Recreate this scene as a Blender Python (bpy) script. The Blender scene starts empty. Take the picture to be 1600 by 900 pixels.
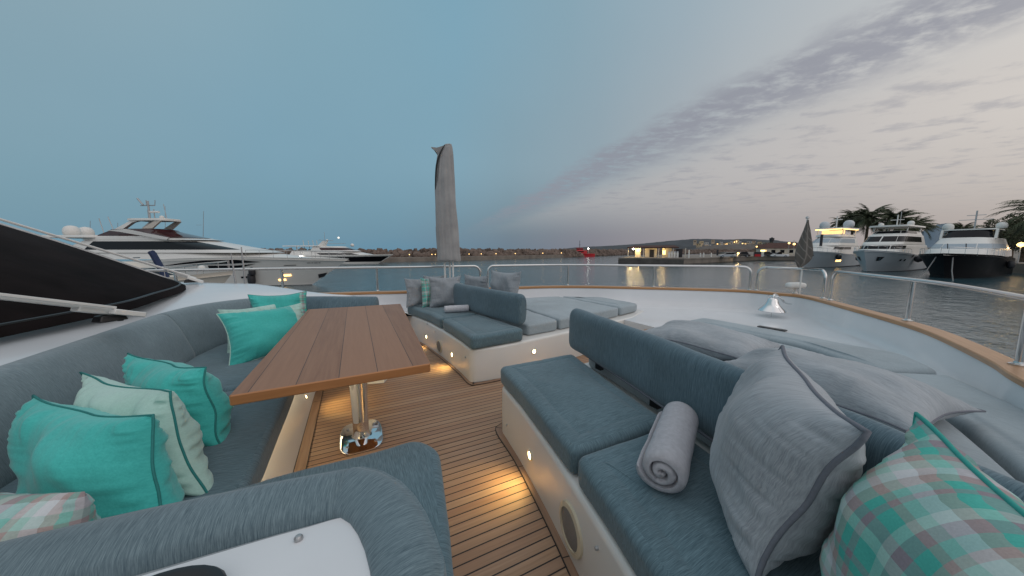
import bpy, bmesh, math, random
from mathutils import Vector, Matrix, noise, Euler
random.seed(7)
PI = math.pi
# ---------------------------------------------------------------- camera, sky, light
# axes: +X = bow of our own yacht, +Y = its port side, z = 0 on its teak deck, water at z = WZ
scene = bpy.context.scene
C = scene.collection
WZ = -2.8
F, HY, YAW, CH = 500.0, 390.5, -math.radians(26.5), 1.2
PITCH = math.atan((450 - HY) / F)
cam = bpy.data.cameras.new('camera'); camo = bpy.data.objects.new('camera', cam); C.objects.link(camo)
cam.lens = 36 * F / 1600; cam.sensor_width = 36; cam.clip_start = 0.02; cam.clip_end = 20000
camo.location = (0, 0, CH); camo.rotation_euler = (PI / 2 - PITCH, 0, YAW)
scene.camera = camo
scene.view_settings.view_transform = 'Standard'; scene.view_settings.look = 'None'
scene.view_settings.exposure = 0.0; scene.view_settings.gamma = 1.0
R_ = (math.cos(YAW), math.sin(YAW), 0.0)          # horizontal west direction
F_ = (-math.sin(YAW), math.cos(YAW), 0.0)         # horizontal north direction

def lin(r, g, b):
    f = lambda c: (c / 12.92 if c <= .04045 else ((c + .055) / 1.055) ** 2.4)
    return (f(r / 255), f(g / 255), f(b / 255), 1)

world = bpy.data.worlds.new('World'); scene.world = world; world.use_nodes = True
wn = world.node_tree; wn.nodes.clear()
def WN(t, **k):
    n = wn.nodes.new(t)
    for a, b in k.items(): setattr(n, a, b)
    return n
def wl(a, b): wn.links.new(a, b)
def wmath(op, a, b=None, c=None, clamp=False):
    n = WN('ShaderNodeMath', operation=op); n.use_clamp = clamp
    for i, v in enumerate((a, b, c)):
        if v is None: continue
        if isinstance(v, (int, float)): n.inputs[i].default_value = v
        else: wl(v, n.inputs[i])
    return n.outputs[0]
def wdot(v, w):
    n = WN('ShaderNodeVectorMath', operation='DOT_PRODUCT'); wl(v, n.inputs[0]); n.inputs[1].default_value = w
    return n.outputs['Value']
def wramp(f, stops, interp='LINEAR'):
    n = WN('ShaderNodeValToRGB'); n.color_ramp.interpolation = interp
    e = n.color_ramp.elements
    while len(e) < len(stops): e.new(0.5)
    for i, (p, c) in enumerate(stops): e[i].position = p; e[i].color = c
    wl(f, n.inputs[0]); return n.outputs['Color']
def wmix(f, a, b, mode='MIX'):
    n = WN('ShaderNodeMix', data_type='RGBA', blend_type=mode)
    if isinstance(f, (int, float)): n.inputs[0].default_value = f
    else: wl(f, n.inputs[0])
    for i, v in ((6, a), (7, b)):
        if isinstance(v, tuple): n.inputs[i].default_value = v
        else: wl(v, n.inputs[i])
    return n.outputs[2]
GLOW = (.90, .86, .87)
tc = WN('ShaderNodeTexCoord'); D = tc.outputs['Generated']
dz = wdot(D, (0, 0, 1)); dt = wdot(D, R_); dw = wdot(D, F_)
hl = wmath('SQRT', wmath('MAXIMUM', wmath('SUBTRACT', 1.0, wmath('MULTIPLY', dz, dz)), 1e-4))
tt = wmath('MULTIPLY_ADD', wmath('DIVIDE', dt, hl), 0.5, 0.5)       # 0 east .. 1 west
el = wmath('MAXIMUM', dz, 0.0)
hor = wramp(tt, [(0.0, lin(112, 150, 168)), (0.2, lin(105, 146, 167)), (0.33, lin(102, 142, 164)), (0.5, lin(108, 127, 142)),
                 (0.62, lin(128, 130, 141)), (0.78, lin(156, 151, 154)), (0.92, lin(172, 163, 160)), (1.0, lin(180, 168, 162))])
mid = wramp(tt, [(0.0, lin(130, 158, 171)), (0.2, lin(120, 157, 176)), (0.4, lin(124, 160, 178)), (0.5, lin(130, 157, 171)),
                 (0.62, lin(143, 161, 172)), (0.74, lin(168, 173, 178)), (0.84, lin(188, 187, 187)), (0.92, lin(212, 207, 201)), (1.0, lin(216, 208, 200))])
top = wramp(tt, [(0.0, lin(148, 168, 176)), (0.12, lin(141, 166, 177)), (0.24, lin(130, 164, 179)), (0.42, lin(124, 163, 182)), (0.58, lin(134, 164, 179)), (0.72, lin(152, 172, 184)), (0.84, lin(176, 185, 191)), (1.0, lin(200, 201, 203))])
f1 = WN('ShaderNodeMapRange', interpolation_type='SMOOTHSTEP'); wl(el, f1.inputs[0]); f1.inputs[1].default_value = 0.0; f1.inputs[2].default_value = 0.26
f2 = WN('ShaderNodeMapRange', interpolation_type='SMOOTHSTEP'); wl(el, f2.inputs[0]); f2.inputs[1].default_value = 0.2; f2.inputs[2].default_value = 0.62
base = wmix(f2.outputs[0], wmix(f1.outputs[0], hor, mid), top)
# clouds on a flat layer overhead: position = direction / elevation
inv = wmath('DIVIDE', 1.0, wmath('MAXIMUM', wmath('ADD', dz, 0.02), 0.02))
cu = wmath('MULTIPLY', dt, inv); cv = wmath('MULTIPLY', dw, inv)
comb = WN('ShaderNodeCombineXYZ'); wl(cu, comb.inputs[0]); wl(cv, comb.inputs[1])
def wnoise(vec, sc, det, rough, off=(0, 0, 0), str_=(1, 1, 1), dist=0.0):
    m = WN('ShaderNodeMapping'); wl(vec, m.inputs[0]); m.inputs['Location'].default_value = off; m.inputs['Scale'].default_value = str_
    n = WN('ShaderNodeTexNoise'); wl(m.outputs[0], n.inputs['Vector']); n.inputs['Scale'].default_value = sc
    n.inputs['Detail'].default_value = det; n.inputs['Roughness'].default_value = rough; n.inputs['Distortion'].default_value = dist
    return n.outputs[0]
nb = wnoise(comb.outputs[0], 1.3, 7, 0.62, (3.1, 1.7, 0), (1, .75, 1))
ns = wnoise(comb.outputs[0], 5.5, 9, 0.62, (1.3, 5.1, 0), (1.0, 1.35, 1), .15)
band = wmath('ADD', wmath('MULTIPLY_ADD', cv, 0.29, cu), wmath('MULTIPLY_ADD', nb, 0.7, -0.35))      # ~2.05 on the band
def smooth(v, a, b, o0=0.0, o1=1.0):
    n = WN('ShaderNodeMapRange', interpolation_type='SMOOTHSTEP'); wl(v, n.inputs[0])
    n.inputs[1].default_value = a; n.inputs[2].default_value = b; n.inputs[3].default_value = o0; n.inputs[4].default_value = o1
    return n.outputs[0]
up = smooth(band, 1.66, 1.98); dn = smooth(band, 2.2, 2.75, 1, 0)
nq = wnoise(comb.outputs[0], 2.7, 8, 0.6, (6.3, 2.1, 0), (1.0, 1.3, 1), .1)
bandm = wmath('MULTIPLY', wmath('MULTIPLY', up, dn), smooth(ns, 0.28, 0.58))
scat = wmath('MULTIPLY', smooth(band, 2.1, 2.7), smooth(nq, 0.49, 0.68))
farfade = smooth(dz, 0.035, 0.16)
cl = wmath('MULTIPLY', wmath('MAXIMUM', bandm, wmath('MULTIPLY', scat, 0.52)), farfade)
veil = wmath('MULTIPLY', wmath('MULTIPLY', smooth(band, 2.1, 3.3), farfade), 0.40)
sky1 = wmix(veil, base, lin(196, 188, 184))
sky2 = wmix(wmath('MULTIPLY', cl, 0.78), sky1, lin(140, 142, 154))
nish = WN('ShaderNodeTexSky', sky_type='NISHITA'); nish.sun_disc = False
nish.sun_elevation = math.radians(1.5); nish.sun_rotation = math.radians(90 + 26.5 + 41); nish.altitude = 0
addn = WN('ShaderNodeMix', data_type='RGBA', blend_type='ADD'); addn.inputs[0].default_value = 0.012
skyv = wmath('MULTIPLY_ADD', wnoise(D, 2.2, 4, .55), .10, .95); sc3 = WN('ShaderNodeVectorMath', operation='SCALE'); wl(sky2, sc3.inputs[0]); wl(skyv, sc3.inputs['Scale'])
wl(sc3.outputs[0], addn.inputs[6]); wl(nish.outputs[0], addn.inputs[7])
# the afterglow of the sunset fills the south-western half of the sky, behind the photographer
glow = wmath('MULTIPLY', smooth(wmath('MULTIPLY_ADD', dt, -0.35, dw), 0.12, -0.55), smooth(dz, -0.1, 0.6, .12, .85))
glow = wmath('MAXIMUM', glow, smooth(dz, .66, .95, 0, .62))
withglow = wmix(glow, addn.outputs[2], (GLOW[0], GLOW[1], GLOW[2], 1))
bg = WN('ShaderNodeBackground'); wl(withglow, bg.inputs[0]); bg.inputs[1].default_value = 1.0
wo = WN('ShaderNodeOutputWorld'); wl(bg.outputs[0], wo.inputs[0])

sun = bpy.data.lights.new('sun', 'SUN'); sun.energy = 0.22; sun.angle = math.radians(40); sun.color = (1.0, .90, .82)
suno = bpy.data.objects.new('sun', sun); C.objects.link(suno)
sdir = Vector((R_[0] * .7 - F_[0] * .6, R_[1] * .7 - F_[1] * .6, .65))     # towards the afterglow in the south-west
suno.rotation_euler = sdir.to_track_quat('Z', 'Y').to_euler()

# ---------------------------------------------------------------- helpers
def ray(px, py):
    c, s = math.cos(PITCH), math.sin(PITCH)
    x, d, u = (px - 800) / F, 1.0, (450 - py) / F
    y, z = d * c + u * s, -d * s + u * c
    a = YAW
    return Vector((x * math.cos(a) - y * math.sin(a), x * math.sin(a) + y * math.cos(a), z))
def at(px, py, z):                                  # plan position of a point of known height
    r = ray(px, py); t = (z - CH) / r.z
    return Vector((r.x * t, r.y * t, z))
def cw(xc, yc, z=0.0):                              # east-west / north-south metres -> world
    a = YAW
    return Vector((xc * math.cos(a) - yc * math.sin(a), xc * math.sin(a) + yc * math.cos(a), z))
def pd(px, py, depth):                              # point at a known northing
    r = ray(px, py); n = r.x * F_[0] + r.y * F_[1]; t = depth / n
    return Vector((r.x * t, r.y * t, CH + r.z * t))

def tag(o, label=None, cat=None, group=None, kind=None):
    if label: o['label'] = label
    if cat: o['category'] = cat
    if group: o['group'] = group
    if kind: o['kind'] = kind
    return o
def thing(name, label, cat, loc=(0, 0, 0), rz=0.0, group=None):
    o = bpy.data.objects.new(name, None); C.objects.link(o); o.empty_display_size = .1
    o.location = loc; o.rotation_euler = (0, 0, rz)
    return tag(o, label, cat, group)

class MB:
    def __init__(s): s.v = []; s.f = []; s.uv = []; s.m = []
    def add(s, vs, fs, uvs=None, mi=0):
        b = len(s.v); s.v += [tuple(v) for v in vs]
        for i, f in enumerate(fs):
            s.f.append(tuple(b + k for k in f)); s.m.append(mi)
            s.uv.append(uvs[i] if uvs else [(vs[k][0], vs[k][1]) for k in f])
        return s
    def box(s, c, d, rz=0.0, taper=1.0, mi=0):
        cx, cy, cz = c; dx, dy, dz_ = d[0] / 2, d[1] / 2, d[2] / 2
        ca, sa = math.cos(rz), math.sin(rz); vs = []
        for k in (-1, 1):
            t = taper if k > 0 else 1
            for i, j in ((-1, -1), (1, -1), (1, 1), (-1, 1)):
                x, y = i * dx * t, j * dy * t
                vs.append((cx + x * ca - y * sa, cy + x * sa + y * ca, cz + k * dz_))
        return s.add(vs, [(3, 2, 1, 0), (4, 5, 6, 7), (0, 1, 5, 4), (1, 2, 6, 5), (2, 3, 7, 6), (3, 0, 4, 7)], mi=mi)
    def loft(s, rings, closed=True, cap0=False, cap1=False, mi=0, uvs=None):
        n = len(rings[0]); vs = [p for r in rings for p in r]; fs = []; uu = []
        m = n if closed else n - 1
        for i in range(len(rings) - 1):
            for j in range(m):
                k = (j + 1) % n
                fs.append((i * n + j, i * n + k, (i + 1) * n + k, (i + 1) * n + j))
                if uvs:
                    kk = j + 1
                    uu.append([uvs(i, j), uvs(i, kk), uvs(i + 1, kk), uvs(i + 1, j)])
        if cap0: fs.append(tuple(reversed(range(n)))); uu.append([(vs[k][0], vs[k][1]) for k in fs[-1]])
        if cap1: fs.append(tuple((len(rings) - 1) * n + j for j in range(n))); uu.append([(vs[k][0], vs[k][1]) for k in fs[-1]])
        return s.add(vs, fs, uu if uvs else None, mi)
    def tube(s, pts, r, seg=10, caps=True, mi=0, closed=False):
        pts = [Vector(p) for p in pts]; n = len(pts)
        rr = r if isinstance(r, (list, tuple)) else [r] * n
        rings = []; pu = None
        for i, p in enumerate(pts):
            a = pts[(i - 1) % n] if closed else pts[max(0, i - 1)]
            b = pts[(i + 1) % n] if closed else pts[min(n - 1, i + 1)]
            t = (b - a); t = t.normalized() if t.length > 1e-9 else Vector((0, 0, 1))
            if pu is None:
                pu = t.orthogonal().normalized()
            else:
                pu = (pu - t * pu.dot(t)); pu = pu.normalized() if pu.length > 1e-6 else t.orthogonal().normalized()
            w = t.cross(pu)
            rings.append([p + (pu * math.cos(2 * PI * k / seg) + w * math.sin(2 * PI * k / seg)) * rr[i] for k in range(seg)])
        if closed: rings.append(rings[0]); caps = False
        return s.loft(rings, cap0=caps, cap1=caps, mi=mi)
    def lathe(s, prof, c=(0, 0, 0), seg=20, mi=0):   # prof (r, z)
        rings = [[(c[0] + r * math.cos(2 * PI * k / seg), c[1] + r * math.sin(2 * PI * k / seg), c[2] + z) for k in range(seg)] for r, z in prof]
        return s.loft(rings, cap0=prof[0][0] > 1e-4, cap1=prof[-1][0] > 1e-4, mi=mi)
    def prism(s, poly, z0, z1, mi=0):
        return s.loft([[(p[0], p[1], z0) for p in poly], [(p[0], p[1], z1) for p in poly]], cap0=True, cap1=True, mi=mi)
    def build(s, name, mat, parent=None, smooth=40, subd=0, bevel=0.0):
        me = bpy.data.meshes.new(name); me.from_pydata(s.v, [], s.f); me.validate(clean_customdata=False)
        ok = len(me.polygons) == len(s.f)
        for m_ in (mat if isinstance(mat, (list, tuple)) else [mat]): me.materials.append(m_)
        if ok:
            uvl = me.uv_layers.new(name='UVMap')
            flat = [c for f in s.uv for q in f for c in q]
            if len(flat) == len(uvl.data) * 2: uvl.data.foreach_set('uv', flat)
            me.polygons.foreach_set('material_index', s.m)
        bm = bmesh.new(); bm.from_mesh(me); bmesh.ops.remove_doubles(bm, verts=bm.verts, dist=1e-5)
        bmesh.ops.recalc_face_normals(bm, faces=bm.faces)
        if smooth:
            lim = math.radians(smooth)
            for f in bm.faces: f.smooth = True
            for e in bm.edges:
                if len(e.link_faces) == 2: e.smooth = e.calc_face_angle(0) < lim
        bm.to_mesh(me); bm.free()
        o = bpy.data.objects.new(name, me); C.objects.link(o)
        if bevel:
            md = o.modifiers.new('bevel', 'BEVEL'); md.width = bevel; md.segments = 3; md.limit_method = 'ANGLE'; md.angle_limit = math.radians(50)
        if subd:
            md = o.modifiers.new('subd', 'SUBSURF'); md.levels = subd; md.render_levels = subd
        if parent is not None:
            o.parent = parent
        return o
def rel(parent, o):                                   # keep a world-built mesh in place under a thing placed elsewhere
    o.parent = parent
    mw = Matrix.Translation(parent.location) @ parent.rotation_euler.to_matrix().to_4x4()
    o.matrix_parent_inverse = mw.inverted(); return o
def copy_tree(o, parent=None):
    c = o.copy(); C.objects.link(c); c.parent = parent
    for ch in [x for x in o.children]: copy_tree(ch, c)
    return c
def catmull(pts, n=8, closed=False):
    P = [Vector(p) for p in pts]; out = []; m = len(P)
    rng = range(m if closed else m - 1)
    for i in rng:
        if closed: a, b, c, d = P[(i - 1) % m], P[i], P[(i + 1) % m], P[(i + 2) % m]
        else: a, b, c, d = P[max(0, i - 1)], P[i], P[i + 1], P[min(m - 1, i + 2)]
        for k in range(n):
            t = k / n
            out.append(0.5 * ((2 * b) + (c - a) * t + (2 * a - 5 * b + 4 * c - d) * t * t + (3 * b - a - 3 * c + d) * t ** 3))
    if not closed: out.append(P[-1])
    return out
def round_poly(pts, r, n=6):                          # fillet the corners of a 2-D polygon
    P = [Vector((p[0], p[1])) for p in pts]; m = len(P); out = []
    rs = r if isinstance(r, (list, tuple)) else [r] * m
    for i in range(m):
        a, b, c = P[i - 1], P[i], P[(i + 1) % m]
        u = (a - b); v = (c - b); q = min(rs[i], u.length * .45, v.length * .45)
        if q < 1e-4: out.append(b); continue
        s_, e = b + u.normalized() * q, b + v.normalized() * q
        for k in range(n + 1):
            t = k / n; out.append(s_ * (1 - t) ** 2 + b * 2 * t * (1 - t) + e * t * t)
    return out
def densify(P, step):
    out = []; m = len(P)
    for i in range(m):
        a, b = P[i], P[(i + 1) % m]; k = max(1, int((b - a).length / step))
        for j in range(k): out.append(a.lerp(b, j / k))
    return out
def area2(P): return sum(P[i - 1].x * P[i].y - P[i].x * P[i - 1].y for i in range(len(P)))
def relax(P, Q, it=80):
    # pull apart the folds that a wide inset makes at tight corners
    m = len(P); Q = list(Q)
    for _ in range(it):
        bad = [i for i in range(m) if (Q[(i + 1) % m] - Q[i]).dot(P[(i + 1) % m] - P[i]) <= 1e-9]
        if not bad: break
        S = set()
        for i in bad: S |= {i, (i + 1) % m, (i - 1) % m, (i + 2) % m}
        N = {i: (Q[i - 1] + Q[(i + 1) % m]) / 2 for i in S}
        for i in S: Q[i] = Q[i].lerp(N[i], .6)
    return Q
def offset_in(P, d):
    m = len(P); out = []
    for i in range(m):
        t = (P[(i + 1) % m] - P[i - 1]); t = t.normalized() if t.length > 1e-9 else Vector((1, 0))
        out.append(P[i] + Vector((-t.y, t.x)) * d)
    return out

# ---------------------------------------------------------------- materials
class NT:
    def __init__(s, name):
        s.m = bpy.data.materials.new(name); s.m.use_nodes = True; s.t = s.m.node_tree
        s.b = s.t.nodes['Principled BSDF']; s.o = s.t.nodes['Material Output']
    def n(s, t, **k):
        q = s.t.nodes.new(t)
        for a, b in k.items(): setattr(q, a, b)
        return q
    def l(s, a, b): s.t.links.new(a, b)
    def setv(s, sock, v):
        if isinstance(v, (int, float, tuple)): sock.default_value = v
        else: s.l(v, sock)
    def math(s, op, a, b=0.0, c=0.0, clamp=False):
        q = s.n('ShaderNodeMath', operation=op); q.use_clamp = clamp
        s.setv(q.inputs[0], a); s.setv(q.inputs[1], b); s.setv(q.inputs[2], c); return q.outputs[0]
    def coord(s, kind='Object', scale=(1, 1, 1), rot=(0, 0, 0), loc=(0, 0, 0)):
        t = s.n('ShaderNodeTexCoord'); m = s.n('ShaderNodeMapping'); s.l(t.outputs[kind], m.inputs[0])
        m.inputs['Scale'].default_value = scale; m.inputs['Rotation'].default_value = rot; m.inputs['Location'].default_value = loc
        return m.outputs[0]
    def noise(s, vec, sc, det=4, rough=.55, dist=0.0):
        q = s.n('ShaderNodeTexNoise'); s.l(vec, q.inputs['Vector']); q.inputs['Scale'].default_value = sc
        q.inputs['Detail'].default_value = det; q.inputs['Roughness'].default_value = rough; q.inputs['Distortion'].default_value = dist
        return q.outputs[0]
    def ramp(s, f, stops, interp='LINEAR'):
        q = s.n('ShaderNodeValToRGB'); q.color_ramp.interpolation = interp; e = q.color_ramp.elements
        while len(e) < len(stops): e.new(.5)
        for i, (p, c) in enumerate(stops): e[i].position = p; e[i].color = c if len(c) == 4 else (*c, 1)
        s.l(f, q.inputs[0]); return q.outputs['Color']
    def mix(s, f, a, b, mode='MIX'):
        q = s.n('ShaderNodeMix', data_type='RGBA', blend_type=mode); s.setv(q.inputs[0], f)
        s.setv(q.inputs[6], a if not (isinstance(a, tuple) and len(a) == 3) else (*a, 1))
        s.setv(q.inputs[7], b if not (isinstance(b, tuple) and len(b) == 3) else (*b, 1)); return q.outputs[2]
    def bump(s, h, strength=.3, dist=.01, normal=None):
        q = s.n('ShaderNodeBump'); s.l(h, q.inputs['Height']); q.inputs['Strength'].default_value = strength
        q.inputs['Distance'].default_value = dist
        if normal: s.l(normal, q.inputs['Normal'])
        s.l(q.outputs[0], s.b.inputs['Normal']); return q.outputs[0]
    def fin(s, col=None, rough=.5, metal=0.0, spec=None, coat=0.0):
        if col is not None: s.setv(s.b.inputs['Base Color'], col if not (isinstance(col, tuple) and len(col) == 3) else (*col, 1))
        s.setv(s.b.inputs['Roughness'], rough); s.b.inputs['Metallic'].default_value = metal
        if spec is not None: s.b.inputs['Specular IOR Level'].default_value = spec
        if coat: s.b.inputs['Coat Weight'].default_value = coat; s.b.inputs['Coat Roughness'].default_value = .08
        return s.m
def simple(name, col, rough=.5, metal=0.0, var=.12, sc=6.0, coat=0.0, spec=None, bump=0.0):
    t = NT(name); c = t.coord('Object'); nz = t.noise(c, sc, 5, .6)
    k = tuple(max(0, x * (1 - var)) for x in col); h = tuple(min(1, x * (1 + var)) for x in col)
    cc = t.ramp(nz, [(.3, k), (.7, h)])
    if bump: t.bump(t.noise(c, sc * 6, 4), bump, .01)
    rr = t.math('MULTIPLY_ADD', t.noise(c, sc * 2.3, 3), .12, rough - .06)
    return t.fin(cc, rr, metal, spec, coat)
def emis(name, col, st):
    t = NT(name); t.b.inputs['Base Color'].default_value = (*col, 1); t.b.inputs['Emission Color'].default_value = (*col, 1)
    t.b.inputs['Emission Strength'].default_value = st; return t.m
def fabric(name, dark, light, along=26, across=420, bumps=.35, soft=.25, rot=0.0):
    t = NT(name); uv = t.coord('UV', (across / 10, along / 10, 1), (0, 0, rot))
    a = t.noise(uv, 10, 3, .7); uv2 = t.coord('UV', (across / 24, along / 26, 1), (0, 0, rot), (3, 1, 0)); b = t.noise(uv2, 10, 3, .6)
    uv3 = t.coord('UV'); w = t.noise(uv3, 900, 2, .6)
    s_ = t.math('ADD', t.math('MULTIPLY', a, .6), t.math('MULTIPLY', b, .4))
    col = t.ramp(s_, [(.34, dark), (.5, tuple((x + y) / 2 for x, y in zip(dark, light))), (.66, light)])
    big = t.noise(uv3, 3.0, 3, .5)
    col = t.mix(.35, col, t.ramp(big, [(.3, (.35, .35, .35)), (.7, (.65, .65, .65))]), 'OVERLAY')
    t.bump(t.math('ADD', t.math('MULTIPLY', s_, .6), t.math('MULTIPLY', w, .5)), bumps, .0012)
    t.b.inputs['Sheen Weight'].default_value = soft; t.b.inputs['Sheen Roughness'].default_value = .5
    return t.fin(col, .88, spec=.2)
M = {}
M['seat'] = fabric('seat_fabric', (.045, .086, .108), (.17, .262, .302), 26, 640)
M['back'] = fabric('lit_back_fabric', (.095, .14, .165), (.25, .32, .35), 44, 820)  # same heather as the seats, paler: light on the backs put into colour
M['near'] = fabric('shaded_arm_fabric', (.06, .10, .125), (.20, .275, .305), 44, 820)  # same heather, darker copy with the arm's shade in its colour
M['backshade'] = fabric('shaded_back_fabric', (.045, .085, .112), (.155, .235, .28), 24, 560)  # same heather, shade on these backs put into the colour
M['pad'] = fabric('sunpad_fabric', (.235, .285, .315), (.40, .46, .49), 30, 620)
M['greyp'] = fabric('grey_pillow_fabric', (.23, .25, .275), (.43, .465, .495), 30, 520, .3)
M['greyp2'] = fabric('dark_pillow_fabric', (.20, .225, .25), (.34, .375, .405), 40, 420, .3)
M['teal'] = fabric('teal_cotton', (.045, .40, .37), (.07, .51, .465), 200, 200, .25, .3)
M['aqua'] = fabric('pale_aqua_cotton', (.36, .56, .50), (.44, .65, .59), 200, 200, .25, .3)
M['pipe'] = simple('dark_piping', (.16, .17, .20), .8, var=.1, sc=80)
M['pipeteal'] = simple('teal_piping', (.02, .30, .26), .7, var=.1, sc=80)
M['tealdk'] = simple('deep_teal_piping', (.015, .19, .18), .7, var=.1, sc=80)
M['gap'] = simple('black_rubber', (.012, .013, .015), .6)
M['towel'] = simple('towel_terry', (.58, .58, .62), .95, var=.1, sc=60, bump=.8)
M['towelin'] = simple('towel_terry_inner', (.60, .61, .65), .95, var=.1, sc=60, bump=.8)
def plaid(name, sc):
    t = NT(name); uv = t.coord('UV'); sp = t.n('ShaderNodeSeparateXYZ'); t.l(uv, sp.inputs[0])
    g, lg, mv, wh, be = (.085, .45, .38), (.38, .60, .54), (.28, .245, .275), (.64, .66, .68), (.43, .34, .32)
    st = [(0, g), (.16, lg), (.26, mv), (.37, g), (.50, be), (.57, lg), (.66, wh), (.77, be), (.86, g), (.94, mv)]
    a = t.ramp(t.math('FRACT', t.math('MULTIPLY', sp.outputs[0], sc)), st, 'CONSTANT')
    b = t.ramp(t.math('FRACT', t.math('MULTIPLY_ADD', sp.outputs[1], sc, .3)), st, 'CONSTANT')
    c = t.mix(.5, a, b); w = t.noise(t.coord('UV', (1, 1, 1)), 260, 3)
    c = t.mix(.3, c, t.ramp(w, [(.3, (.38, .38, .38)), (.7, (.62, .62, .62))]), 'OVERLAY')
    t.bump(w, .3, .001); return t.fin(c, .85, spec=.2)
M['plaid'] = plaid('plaid_cotton', 4.6)
M['plaidf'] = plaid('fine_plaid_cotton', 7.0)
def teakdeck():
    t = NT('teak_planking'); tcn = t.n('ShaderNodeTexCoord'); sp = t.n('ShaderNodeSeparateXYZ'); t.l(tcn.outputs['Object'], sp.inputs[0])
    pitch = .0462
    yy = t.math('DIVIDE', sp.outputs[1], pitch); fr = t.math('FRACT', yy); idn = t.math('FLOOR', yy)
    wn_ = t.n('ShaderNodeTexWhiteNoise', noise_dimensions='1D'); t.l(idn, wn_.inputs['W'])
    seam = t.math('LESS_THAN', fr, .125)
    cb = t.n('ShaderNodeCombineXYZ'); t.l(t.math('MULTIPLY', sp.outputs[0], 3.0), cb.inputs[0]); t.l(t.math('MULTIPLY_ADD', sp.outputs[1], 95.0, t.math('MULTIPLY', wn_.outputs[0], 40)), cb.inputs[1])
    g = t.noise(cb.outputs[0], 1.0, 5, .6)
    cb2 = t.n('ShaderNodeCombineXYZ'); t.l(sp.outputs[0], cb2.inputs[0]); t.l(sp.outputs[1], cb2.inputs[1]); big = t.noise(cb2.outputs[0], 2.2, 4)
    c = t.ramp(g, [(.25, (.31, .185, .108)), (.5, (.42, .27, .168)), (.75, (.52, .35, .23))])
    c = t.mix(t.math('MULTIPLY', wn_.outputs[0], .5), c, (.44, .31, .22)); wn2 = t.n('ShaderNodeTexWhiteNoise', noise_dimensions='1D'); t.l(t.math('ADD', idn, 71.3), wn2.inputs['W']); c = t.mix(t.math('MULTIPLY', wn2.outputs[0], .45), c, (.27, .13, .075))
    c = t.mix(.35, c, t.ramp(big, [(.3, (.4, .4, .4)), (.7, (.6, .6, .6))]), 'OVERLAY')
    c = t.mix(seam, c, (.018, .016, .016))
    t.bump(t.math('SUBTRACT', t.math('MULTIPLY', g, .3), seam), .5, .0015)
    return t.fin(c, t.math('MULTIPLY_ADD', g, .2, .48))
M['deck'] = teakdeck()
def wood(name, a, b, scl, rough, seams=None, coat=0.0):
    t = NT(name); tcn = t.n('ShaderNodeTexCoord'); sp = t.n('ShaderNodeSeparateXYZ'); t.l(tcn.outputs['UV'], sp.inputs[0])
    X, Y = sp.outputs[0], sp.outputs[1]; off = 0.0
    if seams:
        q = t.math('DIVIDE', X, seams); fr = t.math('FRACT', q)
        wn_ = t.n('ShaderNodeTexWhiteNoise', noise_dimensions='1D'); t.l(t.math('FLOOR', q), wn_.inputs['W']); off = wn_.outputs[0]
    cb = t.n('ShaderNodeCombineXYZ'); t.l(t.math('MULTIPLY_ADD', X, scl, t.math('MULTIPLY', off, 37.0)), cb.inputs[0]); t.l(t.math('MULTIPLY', Y, scl / 22), cb.inputs[1])
    g = t.noise(cb.outputs[0], 1.0, 6, .6, .6)
    c = t.ramp(g, [(.28, a), (.72, b)])
    if seams:
        c = t.mix(t.math('MULTIPLY', off, .6), c, tuple(x * 1.22 for x in b))
        c = t.mix(t.math('LESS_THAN', fr, .018), c, (.05, .028, .018))
    t.bump(g, .15, .001); return t.fin(c, rough, coat=coat)
M['table'] = wood('table_teak', (.225, .105, .054), (.315, .162, .09), 60, .5, .1375)
M['tedge'] = wood('table_teak_edge', (.36, .15, .05), (.50, .22, .085), 60, .4, coat=.2)
M['cap'] = wood('caprail_teak', (.36, .175, .07), (.50, .27, .12), 60, .38, coat=.15)
M['margin'] = wood('margin_teak', (.24, .14, .085), (.35, .215, .14), 60, .5)
M['gel'] = simple('white_gelcoat', (.72, .735, .755), .22, var=.045, sc=1.7, coat=.25, bump=.012)
M['gelwarmlit'] = simple('warm_lit_gelcoat', (.72, .71, .68), .24, var=.03, sc=1.3, coat=.25)  # white gelcoat again, warm lamplight and deck bounce put into its colour
M['steel'] = simple('polished_steel', (.66, .66, .65), .13, 1.0, var=.05, sc=14)
M['chrome'] = simple('chrome', (.80, .80, .80), .05, 1.0, var=.02)
M['brushed'] = simple('grey_alloy', (.42, .43, .44), .35, .6, var=.08)
M['black'] = simple('black_plastic', (.012, .012, .014), .4)
M['mesh'] = simple('black_mesh_cover', (.014, .0105, .0105), .9, var=.55, sc=1.4, bump=.2, spec=.08)
M['speaker'] = simple('speaker_grille', (.22, .21, .20), .7, var=.1, sc=200)
M['ivory'] = simple('ivory_trim', (.62, .56, .42), .4)
M['lamp'] = emis('warm_lamp', (1.0, .82, .48), 9)
M['amberled'] = emis('warm_led_strip', (1.0, .78, .45), 1.2)
M['cover'] = simple('parasol_cover_cloth', (.33, .33, .33), .85, var=.14, sc=5, bump=.35)
M['whitepl'] = simple('white_plastic', (.72, .72, .70), .4, var=.03)

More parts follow.
